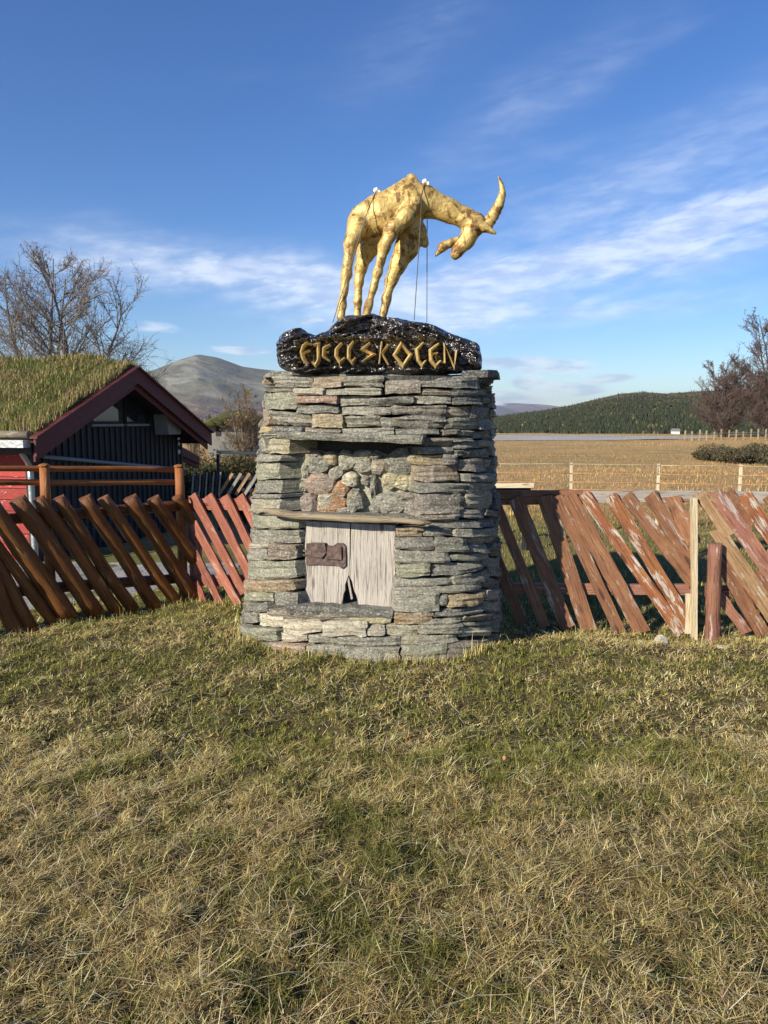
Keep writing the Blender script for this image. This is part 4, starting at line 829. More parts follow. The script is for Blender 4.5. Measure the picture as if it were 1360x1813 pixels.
mesh_np('board', V, Q, M['lacquer'], sign, smooth=True)
def stroke_mesh(name, strokes, wid, y0, y1, mat, parent):
    V, Fs = [], []
    for st in strokes:
        P = [Vector((p[0], 0, p[1] - 1.97)) for p in st]; closed = (P[0] - P[-1]).length < 1e-4; n = len(P); base = len(V)
        for i, p in enumerate(P):
            a = P[i - 1] if i else (P[-2] if closed else p); b = P[i + 1] if i < n - 1 else (P[1] if closed else p)
            d1 = (p - a).normalized() if (p - a).length > 1e-6 else (b - p).normalized(); d2 = (b - p).normalized() if (b - p).length > 1e-6 else d1
            t = (d1 + d2).normalized(); nn = Vector((-t.z, 0, t.x)); k = 1 / max(.6, t.dot(d1)); wd = wid * (.55 if (not closed and i in (0, n - 1)) else 1.0) / 2 * k
            for (s, yy) in ((-1, y1), (-.9, (y0 * .6 + y1 * .4)), (0, y0), (.9, (y0 * .6 + y1 * .4)), (1, y1)): V.append((p.x + nn.x * wd * s, yy, p.z + nn.z * wd * s))
        for i in range(n - 1):
            for k in range(5): Fs.append((base + i * 5 + k, base + i * 5 + (k + 1) % 5, base + (i + 1) * 5 + (k + 1) % 5, base + (i + 1) * 5 + k))
        Fs += [tuple(base + k for k in range(5)), tuple(base + (n - 1) * 5 + k for k in range(5))]
    return mesh(name, V, Fs, mat, parent)
for st in LETTERS: stroke_mesh('letter', st, .0265, -.276, -.17, M['gold_letter'], sign)

# ---------------------------------------------------------------- golden goat
goat = empty('goat_statue', (0, 5.45, 2.30), 'gilded wooden goat statue standing on the black name board with its head lowered', 'statue')
h = .0072; X = np.arange(-.40, .86, h); Y = np.arange(-.24, .24, h); Z = np.arange(2.26, 3.36, h); XX, YY, ZZ = np.meshgrid(X, Y, Z, indexing='ij')
def cone_sd(a, b, ky=1.0):
    pa = np.array(a[:3]); ba = np.array(b[:3]) - pa; L2 = (ba ** 2).sum() + 1e-9
    dx, dy, dz = XX - pa[0], (YY - pa[1]), ZZ - pa[2]; t = np.clip((dx * ba[0] + dy * ba[1] + dz * ba[2]) / L2, 0, 1); r = a[3] + (b[3] - a[3]) * t
    ey = (dy - ba[1] * t) * ky
    return np.sqrt((dx - ba[0] * t) ** 2 + ey ** 2 + (dz - ba[2] * t) ** 2) - r
def smin(a, b, k): hh = np.clip(.5 + .5 * (b - a) / k, 0, 1); return b + (a - b) * hh - k * hh * (1 - hh)
f = None
for name, ch in GOAT:
    ky = {'body': 1.28, 'hump': 1.5, 'head': 1.25, 'ear': 1.0, 'beard': 1.1, 'spine': .8}.get(name, 1.05); g = None
    for a, b in zip(ch[:-1], ch[1:]):
        d = cone_sd(a, b, ky); g = d if g is None else smin(g, d, .035)
    f = g if f is None else smin(f, g, {'nearfore': .014, 'farfore': .018, 'knob': .02, 'beard': .006, 'ear': .012, 'spine': .012, 'nearhind': .022, 'farhind': .02}.get(name, .03))
def ball(x, y, z, r): return np.sqrt((XX - x) ** 2 + (YY - y) ** 2 + (ZZ - z) ** 2) - r
ex, _, ez = EYE
for sgn in (-1, 1):                                     # brow, eye socket, nostril and mouth
    f = smin(f, cone_sd((ex - .03, sgn * .055, ez + .035, .016), (ex + .045, sgn * .052, ez + .02, .014)), .015)
    f = np.maximum(f, -(ball(ex, sgn * .078, ez, .022))); f = np.maximum(f, -ball(ex - .150, sgn * .034, ez - .150, .010))
for sgn in (-1, 1): f = np.maximum(f, -cone_sd((ex - .152, sgn * .034, ez - .172, .006), (ex - .112, sgn * .046, ez - .135, .007)))
f = f + (fbm(XX * 26, YY * 26, ZZ * 26, 2, 91) - .5) * .007 + (np.abs(fbm(XX * 11, YY * 11, ZZ * 7, 2, 95) - .5) - .1) * .014
V, Q = surface_nets(f, (X[0], Y[0], Z[0] - 2.30), h)
body = mesh_np('body', V, Q, M['gold'], goat, smooth=True)
# horn with growth rings
V = []; sides = 10; HP = np.array(HORN); tt = np.linspace(0, len(HP) - 1, 34)
cxs = [np.interp(tt, range(len(HP)), HP[:, k]) for k in range(4)]
for _ in range(3):
    for k in range(4): cxs[k][1:-1] = (cxs[k][:-2] + 2 * cxs[k][1:-1] + cxs[k][2:]) / 4
for i in range(34):
    d = np.array([cxs[k][min(33, i + 1)] - cxs[k][max(0, i - 1)] for k in (0, 2)]); d /= np.hypot(*d) + 1e-9; rr_ = cxs[3][i] * (1 + .07 * math.sin(i * 2.1))
    for k in range(sides): a = 2 * math.pi * k / sides; V.append((cxs[0][i] - d[1] * rr_ * math.cos(a), .72 * rr_ * math.sin(a), cxs[2][i] - 2.30 + d[0] * rr_ * math.cos(a)))
mesh('horn', V, [(i * sides + k, i * sides + (k + 1) % sides, (i + 1) * sides + (k + 1) % sides, (i + 1) * sides + k) for i in range(33) for k in range(sides)] + [tuple(range(sides)), tuple(33 * sides + k for k in range(sides))], M['gold'], goat, True)
def blob(name, c, r, mat, parent, seed=0, sub=2):
    bm = bmesh.new(); bmesh.ops.create_icosphere(bm, subdivisions=sub, radius=1); rr = np.random.default_rng(seed)
    for v in bm.verts: v.co = Vector((v.co.x * r[0], v.co.y * r[1], v.co.z * r[2])) * (1 + rr.normal(0, .06)) + Vector(c)
    me = bpy.data.meshes.new(name); bm.to_mesh(me); bm.free(); me.materials.append(mat); return link(bpy.data.objects.new(name, me), parent)
for sgn in (-1, 1): blob('eye', (ex, sgn * .058, ez - 2.30), (.019, .012, .013), M['eye'], goat, 5)
# steel cables that stay the goat, each tied with a white knot
def cable(pts, label, knot=None):
    p0 = pts[0]; t = empty('stay_cable', tuple(pts[-1]), label, 'cable', 'thin stay cables of the goat'); V, Fs = [], []; sides = 5; o = Vector(pts[-1])
    for p in pts:
        for k in range(sides): a = 2 * math.pi * k / sides; V.append((p[0] - o.x + .0032 * math.cos(a), p[1] - o.y + .0032 * math.sin(a), p[2] - o.z))
    for i in range(len(pts) - 1):
        for k in range(sides): Fs.append((i * sides + k, i * sides + (k + 1) % sides, (i + 1) * sides + (k + 1) % sides, (i + 1) * sides + k))
    mesh('wire', V, Fs, M['cable'], t)
    if knot:
        kx, ky, kz = knot; bm_c = (kx - o.x, ky - o.y, kz - o.z)
        kb = blob('knot', bm_c, (.022, .03, .020), M['white'], t, 7); blob('tail', (bm_c[0] + .022, bm_c[1] - .02, bm_c[2] - .02), (.010, .014, .020), M['white'], kb, 8)
    return t
cable(CABLES[0], 'dark stay cable running down the near side of the goat shoulder', KNOTS[1])
cable(CABLES[1], 'dark stay cable hanging straight down behind the goat neck')
cable(CABLES[2], 'thin stay cable crossing the goat rump down to the left', KNOTS[0])
for kx, ky, kz in (): pass

# a few fallen leaves
for k, (x_, y_, lab) in enumerate(((.56, 3.30, 'reddish fallen leaf in the lawn below the right end of the plinth'), (-.43, 2.72, 'reddish fallen leaf farthest left in the foreground grass'), (-.02, 2.10, 'reddish fallen leaf nearest the bottom edge of the grass'))):
    V = [(0, 0, 0), (.008, .008, .004), (.019, .009, .002), (.030, 0, .007), (.019, -.009, .005), (.008, -.008, .001)]
    lf = mesh('fallen_leaf', V, [(0, 1, 2, 3), (0, 3, 4, 5)], M['leaf_red']); lf.location = (x_, y_, float(ground_z(x_, y_)) + .028); lf.rotation_euler = (random.uniform(-.4, .4), random.uniform(-.5, .2), random.uniform(0, 6))
    tag(lf, lab, 'leaf', 'fallen leaves in the grass')

# ---------------------------------------------------------------- fences near the plinth
def fence_normal(A, B):
    d = np.array(B) - np.array(A); n = np.array([d[1], -d[0]]); n /= np.hypot(*n)
    return Vector((n[0], n[1], 0)) if n[1] < 0 else Vector((-n[0], -n[1], 0))
def sh(p, n, d): return tuple(Vector(p) + n * d)
nA = fence_normal(*FENCE_A); nB = fence_normal(*FENCE_B); nC = fence_normal(*FENCE_C)
fa = empty('log_fence', (FENCE_A[0][0], FENCE_A[0][1], 0), 'dark brown fence of slanting round logs in front of the cabin', 'fence')
for k, s in enumerate(LOGS):
    p0, p1 = Vector(s[:3]), Vector(s[3:6]); dl = (p1 - p0).normalized()
    pole('log', p0, p1 + dl * .03, s[6], s[6] * 1.12, M['log'], fa, 10, 10, .007, k, .55)
for k, s in enumerate(LPOSTS):
    n_ = -nA * .085; p0 = Vector(s[:3]) + n_; p1 = Vector((p0.x, p0.y, -.15)); pole('post', p1, p0, .042, .038, M['post_stain'], fa, 6, 12, .003, 20 + k)
    pc = blob('post_cap', (0, 0, 0), (.044, .044, .020), M['post_stain'], None, 3); pc.location = (p0.x, p0.y, p0.z + .012); keep(pc, fa)
for k, s in enumerate(LRAILS):
    off = -nA * (.15 if k < 2 else .085); rad = .024 if k < 2 else .045
    pole('rail', Vector(s[:3]) + off, Vector(s[3:6]) + off, rad, rad, M['post_stain' if k < 2 else 'log'], fa, 8, 10, .004, 30 + k)
fb = empty('board_fence', (FENCE_B[0][0], FENCE_B[0][1], 0), 'faded pinkish red fence of slanting boards between log fence and plinth', 'fence')
for k, s in enumerate(BOARDS_B):
    p0, p1 = Vector(s[:3]), Vector(s[3:6]); lim = -1.02
    if p0.x > lim: continue
    if p1.x > lim: p1 = p0 + (p1 - p0) * ((lim - p0.x) / (p1.x - p0.x))
    bar('board', p0, p1, s[6], .024, M['board_pink'], fb, nB, .003, 8, k)
for k, s in enumerate(RAILS_B):
    p0, p1 = Vector(s[:3]) - nB * .045, Vector(s[3:6]) - nB * .045
    bar('rail', p0, p1 if p1.x < -1 else p0 + (p1 - p0) * ((-1.0 - p0.x) / (p1.x - p0.x)), .10, .03, M['board_pink'], fb, nB, .002, 6, 40 + k)
bar('post', (-1.70, 6.58, -.1), (-1.70, 6.58, .94), .08, .08, M['board_pink'], fb, nB, .002, 5, 44)

def board_panel(name, label, boards, rails, clip=None):
    o = empty(name, (boards[0][3], boards[0][4], 0), label, 'fence')
    for k, s in enumerate(boards):
        p0, p1 = Vector(s[:3]), Vector(s[3:6])
        if clip and p0.x < clip:
            if p1.x < clip + .1: continue
            p0 = p0 + (p1 - p0) * ((clip - p0.x) / (p1.x - p0.x))
        bar('board', p0, p1, s[6], .024, M['board_' + s[7]], o, nC, .0035, 9, k, slant=random.uniform(-.25, .25))
    for k, s in enumerate(rails):
        p0, p1 = Vector(s[:3]), Vector(s[3:6])
        if clip and p0.x < clip: p0 = p0 + (p1 - p0) * ((clip - p0.x) / (p1.x - p0.x))
        if clip and k == 0:
            pm = p0 + (p1 - p0) * .44; bar('rail', p0 - nC * .045, pm - nC * .045, .115, .03, M['board_d'], o, nC, .002, 8, 65); p0 = pm
        bar('rail', p0 - nC * .045, p1 - nC * .045,   .09 if k == 0 else .085, .03, M['board_g' if k == 0 else 'board_r'], o, nC, .002, 8, 60 + k)
    return o
fc = board_panel('board_fence', 'weathered orange-brown fence of slanting boards between plinth and pale post', BOARDS_C, RAILS_C, .90)
s = PALE_POST; pp = bar('post', Vector(s[3:6]) + Vector((0, 0, -.12)) + nC * .03, Vector(s[:3]) + nC * .03, .042, .05, M['pale_wood'], fc, nC, .0015, 6, 70); pp['label'] = 'pale bare wood post'
bar('post_splice', (s[3] - .035, s[4] - .0, -.06), (s[3] - .04, s[4], .26), .07, .03, M['pale_wood'], fc, nC, .002, 4, 71)
fd = board_panel('board_fence', 'fence of crossing olive and red-brown boards right of the pale post', BOARDS_D, RAILS_D)
s = BROWN_POST; p0 = Vector(s[3:6]) + nC * .06; pole('post', p0 + Vector((0, 0, -.12)), Vector(s[:3]) + nC * .06, .058, .050, M['board_r'], fd, 8, 12, .003, 72)
for k, (x, y, rx, rz, lab) in enumerate(((2.045, 5.30, .055, .055, 'white quartz stone lying against the slanting boards left of the pale post'), (1.90, 5.33, .03, .03, 'small pale stone at the foot of the slanting boards'), (2.46, 5.22, .05, .014, 'flat white stone in front of the brown round post'))):
    tag(blob('stone', (0, 0, 0), (rx, rx * .8, rz), STONE['c'] if k != 1 else STONE['y'], None, k + 3), lab, 'stone').location = (x, y, float(ground_z(x, y)) + rz * .55)

# string fence across the field
sf = empty('string_fence', (2.7, 10.7, 0), 'thin pale stakes strung with orange cord at the field edge', 'fence')
for k, p in enumerate(STRING_POSTS):
    gz = float(ground_z(p[0], p[1])); bar('stake', (p[0], p[1], gz - .1), (p[0] + random.uniform(-.02, .02), p[1], p[2]), .034, .034, M['pale_wood'], sf, (0, -1, 0), .001, 4, 80 + k)
for hgt in (0.0, .13, .26, .37, .46):
    for a, b in zip(STRING_POSTS[:-1], STRING_POSTS[1:]):
        pole('cord', (a[0], a[1] - .028, a[2] - .02 - hgt), (b[0], b[1] - .028, b[2] - .02 - hgt), .0036, .0036, M['string'] if hgt != 0 else M['pale_wood'], sf, 3, 5, .004, 90 + int(a[0] * 7))
# low bench just behind the plinth on the field side
bn = empty('plank_bench', (1.75, 9.6, 0), 'low plank bench of pale weathered boards beside the plinth, behind the fence', 'bench'); gz = float(ground_z(1.75, 9.6))
for k, (yy, zz) in enumerate(((9.5, .86), (9.72, .72))):
    bar('plank', (1.1, yy, zz + gz), (1.93, yy, zz + gz), .06, .035, M['pale_wood'], bn, (0, -1, 0), .001, 4, k); bar('back_board', (1.1, yy + .05, zz - .075 + gz), (1.90, yy + .05, zz - .075 + gz), .08, .03, M['tar'], bn, (0, -1, 0), .001, 4, k + 5)
for xx in (1.15, 1.85): bar('leg', (xx, 9.64, gz - .05), (xx, 9.64, gz + .82), .06, .06, M['tar'], bn, (0, -1, 0), .001, 3, int(xx * 10))

# ---------------------------------------------------------------- turf-roofed cabin
C0 = Vector((*CABIN_AXES[0], 0)); eg = Vector((*CABIN_AXES[1], 0)); el_ = Vector((*CABIN_AXES[2], 0))
cab = empty('turf_cabin', (C0.x, C0.y, -.45), 'black boarded cabin with wine red verge boards and a grass turf roof', 'cabin')
def cp(g, l, z): return C0 + eg * g + el_ * l + Vector((0, 0, z + .45)) - Vector((C0.x, C0.y, 0))   # gable, back-along-ridge, height in cabin axes
WID, EZ, AZ_, LEN = 4.67, 1.40, 2.46, 7.5
def roofz(g): return EZ + (AZ_ - EZ) * (1 - abs(g - WID / 2) / (WID / 2))
def cbox(name, g0, g1, l0, l1, zf0, zf1, mat, parent=cab):
    V = [cp(g, l, (zf(g) if callable(zf) else zf)) for g in (g0, g1) for l in (l0, l1) for zf in (zf0, zf1)]
    return mesh(name, V, [(0, 1, 3, 2), (4, 6, 7, 5), (0, 4, 5, 1), (2, 3, 7, 6), (0, 2, 6, 4), (1, 5, 7, 3)], mat, parent)
GA, GB, WL = .50, 4.40, .45
# inner walls, then the boards nailed on them
wall = mesh('gable_wall', [cp(g, l, z) for l in (WL + .04, WL + .14) for g, z in ((GA, -.7), (GB, -.7), (GB, roofz(GB) - .24), (WID / 2, AZ_ - .24), (GA, roofz(GA) - .24))], [(0, 1, 2, 3, 4), (5, 6, 7, 8, 9)] + [(i, (i + 1) % 5, 5 + (i + 1) % 5, 5 + i) for i in range(5)], M['tar'], cab)
g = GA; k = 0
while g < GB - .01:
    bw = .145; g1 = min(GB, g + bw); low, top = -.7, 1.50
    t0 = lambda q: min(roofz(q) - .25, 1.50) if 1.70 < q < 3.30 else roofz(q) - .25
    cbox('wall_board', g + .004, g1 - .004, WL + .012, WL + .038, -.7, t0, M['tar'])
    if k % 1 == 0: cbox('batten', g1 - .028, g1 + .028, WL - .012, WL + .010, -.7, t0, M['tar'])
    g = g1; k += 1
for nm, Wp in (('window', WIN_A), ('window', WIN_B)):
    gs = [p[0] for p in Wp]; zs_ = [p[1] for p in Wp]
    if Wp is WIN_A: P5 = [(1.74, 1.56), (2.50, 1.56), (2.50, 2.12), (2.40, 2.12), (1.74, 1.86)]
    else: P5 = [(2.66, 1.56), (3.26, 1.56), (3.26, 1.86), (2.66, 2.12), (2.66, 2.0)]
    P5 = [(a, min(b, roofz(a) - .28)) for a, b in P5]
    wn = prism('window', P5, WL + .005, WL + .03, M['tar'], cab, place=lambda a, d, b: cp(a, d, b))
    ca = np.mean(np.array(P5), 0); inner = [tuple(ca + (np.array(p) - ca) * .86) for p in P5]
    prism('pane', inner, WL - .002, WL + .004, M['glass'], wn, place=lambda a, d, b: cp(a, d, b))
    cbox('window_sill', P5[0][0] - .03, P5[1][0] + .03, WL - .05, WL + .03, 1.515, 1.555, M['grey_paint'], wn)
# floodlight box on the gable
prism('lamp_box', [(3.46, 1.72), (3.98, 1.72), (3.90, 1.36), (3.50, 1.36)], WL - .30, WL - .02, M['grey_paint'], cab, place=lambda a, d, b: cp(a, d, b))
prism('lamp_opening', [(4.0, 1.69), (4.005, 1.69), (3.94, 1.40), (3.93, 1.40)], WL - .27, WL - .06, M['tar'], cab, place=lambda a, d, b: cp(a, d, b))
for k, z in enumerate((1.27, 1.17, 1.02)): 
    c = cp(4.22, WL - .06, z); blob('hanging_bell', c, (.025, .025, .05 if k else .03), M['white'] if k != 1 else M['zinc'], cab, k)
p0, p1 = cp(.56, WL - .07, 1.10), cp(4.45, WL - .07, .66); base = Vector((C0.x, C0.y, -.45))
pole('pipe', p0 + base, p1 + base, .032, .028, M['blue_pipe'], cab, 6, 8, .004, 3)
# verge boards (double) with the roof behind them
for side in (0, 1):
    ga, gb = (-.06, WID / 2) if side == 0 else (WID / 2, WID + .06)
    cbox('verge_board', ga, gb, -.035, 0.0, lambda q: roofz(q) - .245, lambda q: roofz(q), M['wine'])
    cbox('verge_cap', ga - (.02 if side == 0 else 0), gb + (.02 if side else 0), -.075, .045, lambda q: roofz(q) + .004, lambda q: roofz(q) + .03, M['wine'])
    cbox('under_board', ga + (.05 if side == 0 else 0), gb - (.05 if side else 0), .03, .06, lambda q: roofz(q) - .34, lambda q: roofz(q) - .20, M['wine'])
    cbox('roof_deck', ga + .02, gb - .02, .065, LEN, lambda q: roofz(q) - .22, lambda q: roofz(q) - .10, M['tar'])
# turf slab
nu, nl = 60, 70; Vt = []; 
def turf_top(g, l):
    g = np.asarray(g, float); l = np.asarray(l, float); base = EZ + (AZ_ - EZ) * (1 - np.abs(g - WID / 2) / (WID / 2)); base = np.minimum(base, AZ_ - .04)
    return base + .06 + .16 * sstep(0, .9, l) * np.clip(1.1 - np.abs(g - WID / 2) / (WID / 2), .25, 1) + .05 * sstep(1.0, 5.0, l) + (fbm(g * 2.2, l * 2.2, 0, 4, 101) - .5) * .12
U, Lm = np.meshgrid(np.linspace(.02, WID - .02, nu), np.linspace(.05, LEN, nl), indexing='ij'); top = turf_top(U, Lm)
edge = (U < .06) | (U > WID - .06); top = np.where(edge, top - .05, top)
Pt = [cp(a, b, c) for a, b, c in zip(U.ravel(), Lm.ravel(), top.ravel())]; Pb = [cp(a, b, roofz(a) - .095) for a, b in zip(U.ravel(), Lm.ravel())]
q = (np.arange(nu - 1)[:, None] * nl + np.arange(nl - 1)[None]).ravel(); Fq = np.stack([q, q + nl, q + nl + 1, q + 1], 1)
rim = [i * nl for i in range(nu)]; F2 = [tuple(f) for f in Fq]; off = nu * nl
for line in (rim, [i * nl + nl - 1 for i in range(nu)], list(range(nl)), [(nu - 1) * nl + j for j in range(nl)]):
    for a, b in zip(line[:-1], line[1:]): F2.append((a, b, off + b, off + a))
M['turf'] = material('roof_turf', lambda t, P, b: (t.mix(t.ramp(t.noise(P, 2.0, 5), .35, .65), t.mix(t.ramp(t.noise(P, 40, 4), .3, .7), (.04, .035, .018), (.15, .12, .055)), (.09, .11, .03)), t.noise(P, 30, 5), .06), .95, 0, .1)
turf = mesh('turf', Pt + Pb, F2, M['turf'], cab, True)
n = 60000; gg = rng.uniform(0.0, WID, n); ll = .02 + (LEN - .1) * rng.random(n) ** 1.1; zt = turf_top(gg, ll)
ed = (ll < .25) | (gg < .12); Pw = C0.to_2d(); ex2, ey2 = np.array(eg[:2]), np.array(el_[:2]); xy = gg[:, None] * ex2 + ll[:, None] * ey2
wet = sstep(.42, .62, fbm(gg * 1.6, ll * 1.6, 0, 4, 111) * .75 + .4 * np.clip((ll - 1.2) / 4, 0, 1) + .06 * (gg / WID)); isg = rng.random(n) < .25 + .7 * wet
cgr = np.where(isg[:, None], pick(n, [(.10, .135, .028), (.15, .165, .04), (.19, .19, .055)], (3, 3, 2)), pick(n, [(.40, .33, .14), (.30, .22, .10), (.22, .17, .07)], (3, 3, 2)))
tb = blades('turf_grass', xy[:, 0], xy[:, 1], zt + .45 - .01, rng.uniform(.03, .12, n) * (.35 + 1.3 * fbm(gg * 3, ll * 3, 0, 3, 117)) * np.where(ed, 1.5, 1), rng.uniform(.006, .012, n), np.abs(rng.normal(.2, .4, n)), rng.random(n) * 6.283, rng.normal(.35, .35, n), cgr, M['blade'], cab); tag(tb, kind='stuff')
# eave log, gutter, downpipe, long red wall
def cpole(name, g0, l0, z0, g1, l1, z1, r, mat, seed=0, wob=.004): return pole(name, cp(g0, l0, z0) + base, cp(g1, l1, z1) + base, r, r, mat, cab, 8, 10, wob, seed)
cpole('eave_log', -.02, .10, EZ + .02, -.02, LEN, EZ + .03, .055, M['shelf_wood'], 5)
cbox('gutter', -.20, -.06, .05, LEN, EZ - .15, EZ - .05, M['zinc'])
cpole('downpipe', .02, .30, EZ - .20, .32, .42, EZ - .42, .035, M['zinc'], 6, 0); cpole('downpipe', .32, .42, EZ - .42, .32, .42, -.45, .035, M['zinc'], 7, 0)
cbox('side_wall', .50, .60, WL + .15, LEN, -.7, EZ - .1, M['core'])
for k in range(11): 
    z0 = -.68 + .165 * k; cbox('siding_board', .45, .495, WL + .15, LEN, z0, z0 + .155, M['red_paint'])
cbox('far_wall', 4.26, 4.36, WL + .15, LEN, -.7, EZ - .1, M['tar']); cbox('corner_board', .43, .50, WL, WL + .145, -.7, EZ - .12, M['tar'])
cbox('back_wall', .61, 4.25, LEN - .12, LEN - .02, -.7, EZ - .1, M['tar'])
# lean-to roof showing past the far corner
for (z0, off_, mt) in ((0, 0, 'wine'), (-.09, .04, 'wine')):
    V = [cp(g, l, z) for l in (.75 + off_, .80 + off_) for g, z in ((4.40, 1.26 + z0), (5.62, .86 + z0), (5.62, .70 + z0), (4.40, 1.08 + z0))]
    mesh('lean_to_verge', V, [(0, 1, 2, 3), (4, 5, 6, 7)] + [(i, (i + 1) % 4, 4 + (i + 1) % 4, 4 + i) for i in range(4)], M[mt], cab)
V = [cp(g, l, z) for l in (.86, 3.5) for g, z in ((4.42, 1.22), (5.6, .83), (5.6, .76), (4.42, 1.14))]
mesh('lean_to_roof', V, [(0, 1, 2, 3), (4, 5, 6, 7)] + [(i, (i + 1) % 4, 4 + (i + 1) % 4, 4 + i) for i in range(4)], M['turf'], cab)
cbox('lean_to_wall', 4.42, 5.35, 1.1, 1.2, -.7, .72, M['tar'])

# ---------------------------------------------------------------- small fences, rail and cabin further back on the left
def at(px, py, Y):      # helper for the far left corner: a point at distance Y along a viewing direction
    F_ = 1309.0; c, s = math.cos(R(7)), math.sin(R(7)); dx, dz = (px - 680) / F_, -(py - 906.5) / F_; d = Vector((dx, c + dz * s, dz * c - s)); return d * (Y / d.y) + Vector((0, 0, 1.6))
sf2 = empty('slat_fence', tuple(at(420, 900, 12.5)), 'shadowy fence of thin slanting slats behind the pink boards beside the plinth', 'fence')
for k in range(9):
    a = at(388 + 15 * k, 876, 12.4); b = at(412 + 15 * k, 838, 12.4); bar('slat', a, b, .05, .022, M['board_g' if k % 2 else 'board_t'], sf2, (0, -1, 0), .001, 3, k)
for y_ in (846, 868): bar('rail', at(336, y_, 12.5), at(560, y_, 12.5), .06, .04, M['tar'], sf2, (0, -1, 0), .001, 3, y_)
for k in range(9): a = at(340 + 6 * k, 880, 12.3); b = at(343 + 6 * k, 836, 12.3); bar('upright_slat', a, b, .022, .02, M['tar' if k % 2 else 'grey_paint'], sf2, (0, -1, 0), .001, 3, 50 + k)
for px_ in (345, 440): a = at(px_, 880, 12.55); bar('post', (a.x, a.y, -.5), tuple(at(px_, 842, 12.55)), .08, .08, M['tar'], sf2, (0, -1, 0), .001, 3, px_)
hr = empty('pale_handrail', tuple(at(390, 870, 14)), 'pale wooden handrail pole in front of the dark juniper bushes', 'handrail')
pole('rail', at(384, 800, 14), at(540, 806, 14), .025, .025, M['pale_wood'], hr, 6, 8, .004, 4)
for px_ in (386, 500): a = at(px_, 802, 14.05); pole('post', (a.x, a.y, -.6), (a.x, a.y, a.z - .02), .03, .03, M['tar'], hr, 3, 7, .002, px_)
fcb = empty('far_cabin', tuple(at(410, 770, 30)), 'small far cabin with a grassy roof among bushes under the mountain', 'cabin'); o = Vector(fcb.location)
a, b = at(368, 757, 30) - o, at(452, 757, 30) - o
V = [(a.x, 0, a.z - 1.2), (b.x, 0, a.z - 1.2), (b.x, 0, a.z + .1), (a.x, 0, a.z + .1), (a.x, 3, a.z - 1.2), (b.x, 3, a.z - 1.2), (b.x, 3, a.z + .1), (a.x, 3, a.z + .1)]
mesh('wall', V, [(0, 1, 2, 3), (4, 5, 6, 7), (0, 4, 7, 3), (1, 5, 6, 2)], M['grey_paint'], fcb)
nn = 14; V = []
for i in range(nn + 1):
    t = i / nn; x_ = a.x - .3 + (b.x - a.x + .6) * t; zt_ = a.z + .12 + .62 * math.sin(math.pi * min(1, max(0, t))) ** .7
    V += [(x_, -.35, a.z + .06), (x_, -.3, a.z + .16 + .3 * (zt_ - a.z - .12)), (x_, 1.5, zt_ + random.uniform(-.03, .03)), (x_, 3.4, a.z + .06)]
mesh('roof', V, [(4 * i + k, 4 * i + (k + 1) % 4, 4 * i + 4 + (k + 1) % 4, 4 * i + 4 + k) for i in range(nn) for k in range(4)] + [(0, 1, 2, 3), tuple(4 * nn + k for k in range(4))], M['turf'], fcb, True)
c_ = at(394, 749, 29.95) - o; box('window', (c_.x - .12, -.03, c_.z - .16), (c_.x + .12, .0, c_.z + .12), M['white'], fcb); c_ = at(386, 750, 29.95) - o; box('door', (c_.x - .1, -.02, c_.z - .5), (c_.x + .1, .0, c_.z + .15), M['tar'], fcb)

# ---------------------------------------------------------------- trees and bushes
def tubes(segs, sides=3):
    """segs: list of (p0,p1,r0,r1) -> numpy verts / quads"""
    A = np.array([s[0] for s in segs]); B = np.array([s[1] for s in segs]); r0 = np.array([s[2] for s in segs]); r1 = np.array([s[3] for s in segs])
    d = B - A; d /= np.linalg.norm(d, axis=1)[:, None] + 1e-9; up = np.where(np.abs(d[:, 2:3]) > .9, np.array([[1., 0, 0]]), np.array([[0, 0, 1.]])); u = np.cross(up, d); u /= np.linalg.norm(u, axis=1)[:, None]; v = np.cross(d, u)
    V = np.empty((len(segs), 2 * sides, 3))
    for k in range(sides):
        a = 2 * math.pi * k / sides; w_ = u * math.cos(a) + v * math.sin(a); V[:, k] = A + w_ * r0[:, None]; V[:, sides + k] = B + w_ * r1[:, None]
    b = np.arange(len(segs))[:, None] * 2 * sides; T = np.concatenate([b + np.array([[k, (k + 1) % sides, sides + (k + 1) % sides, sides + k]]) for k in range(sides)])
    return V.reshape(-1, 3), T
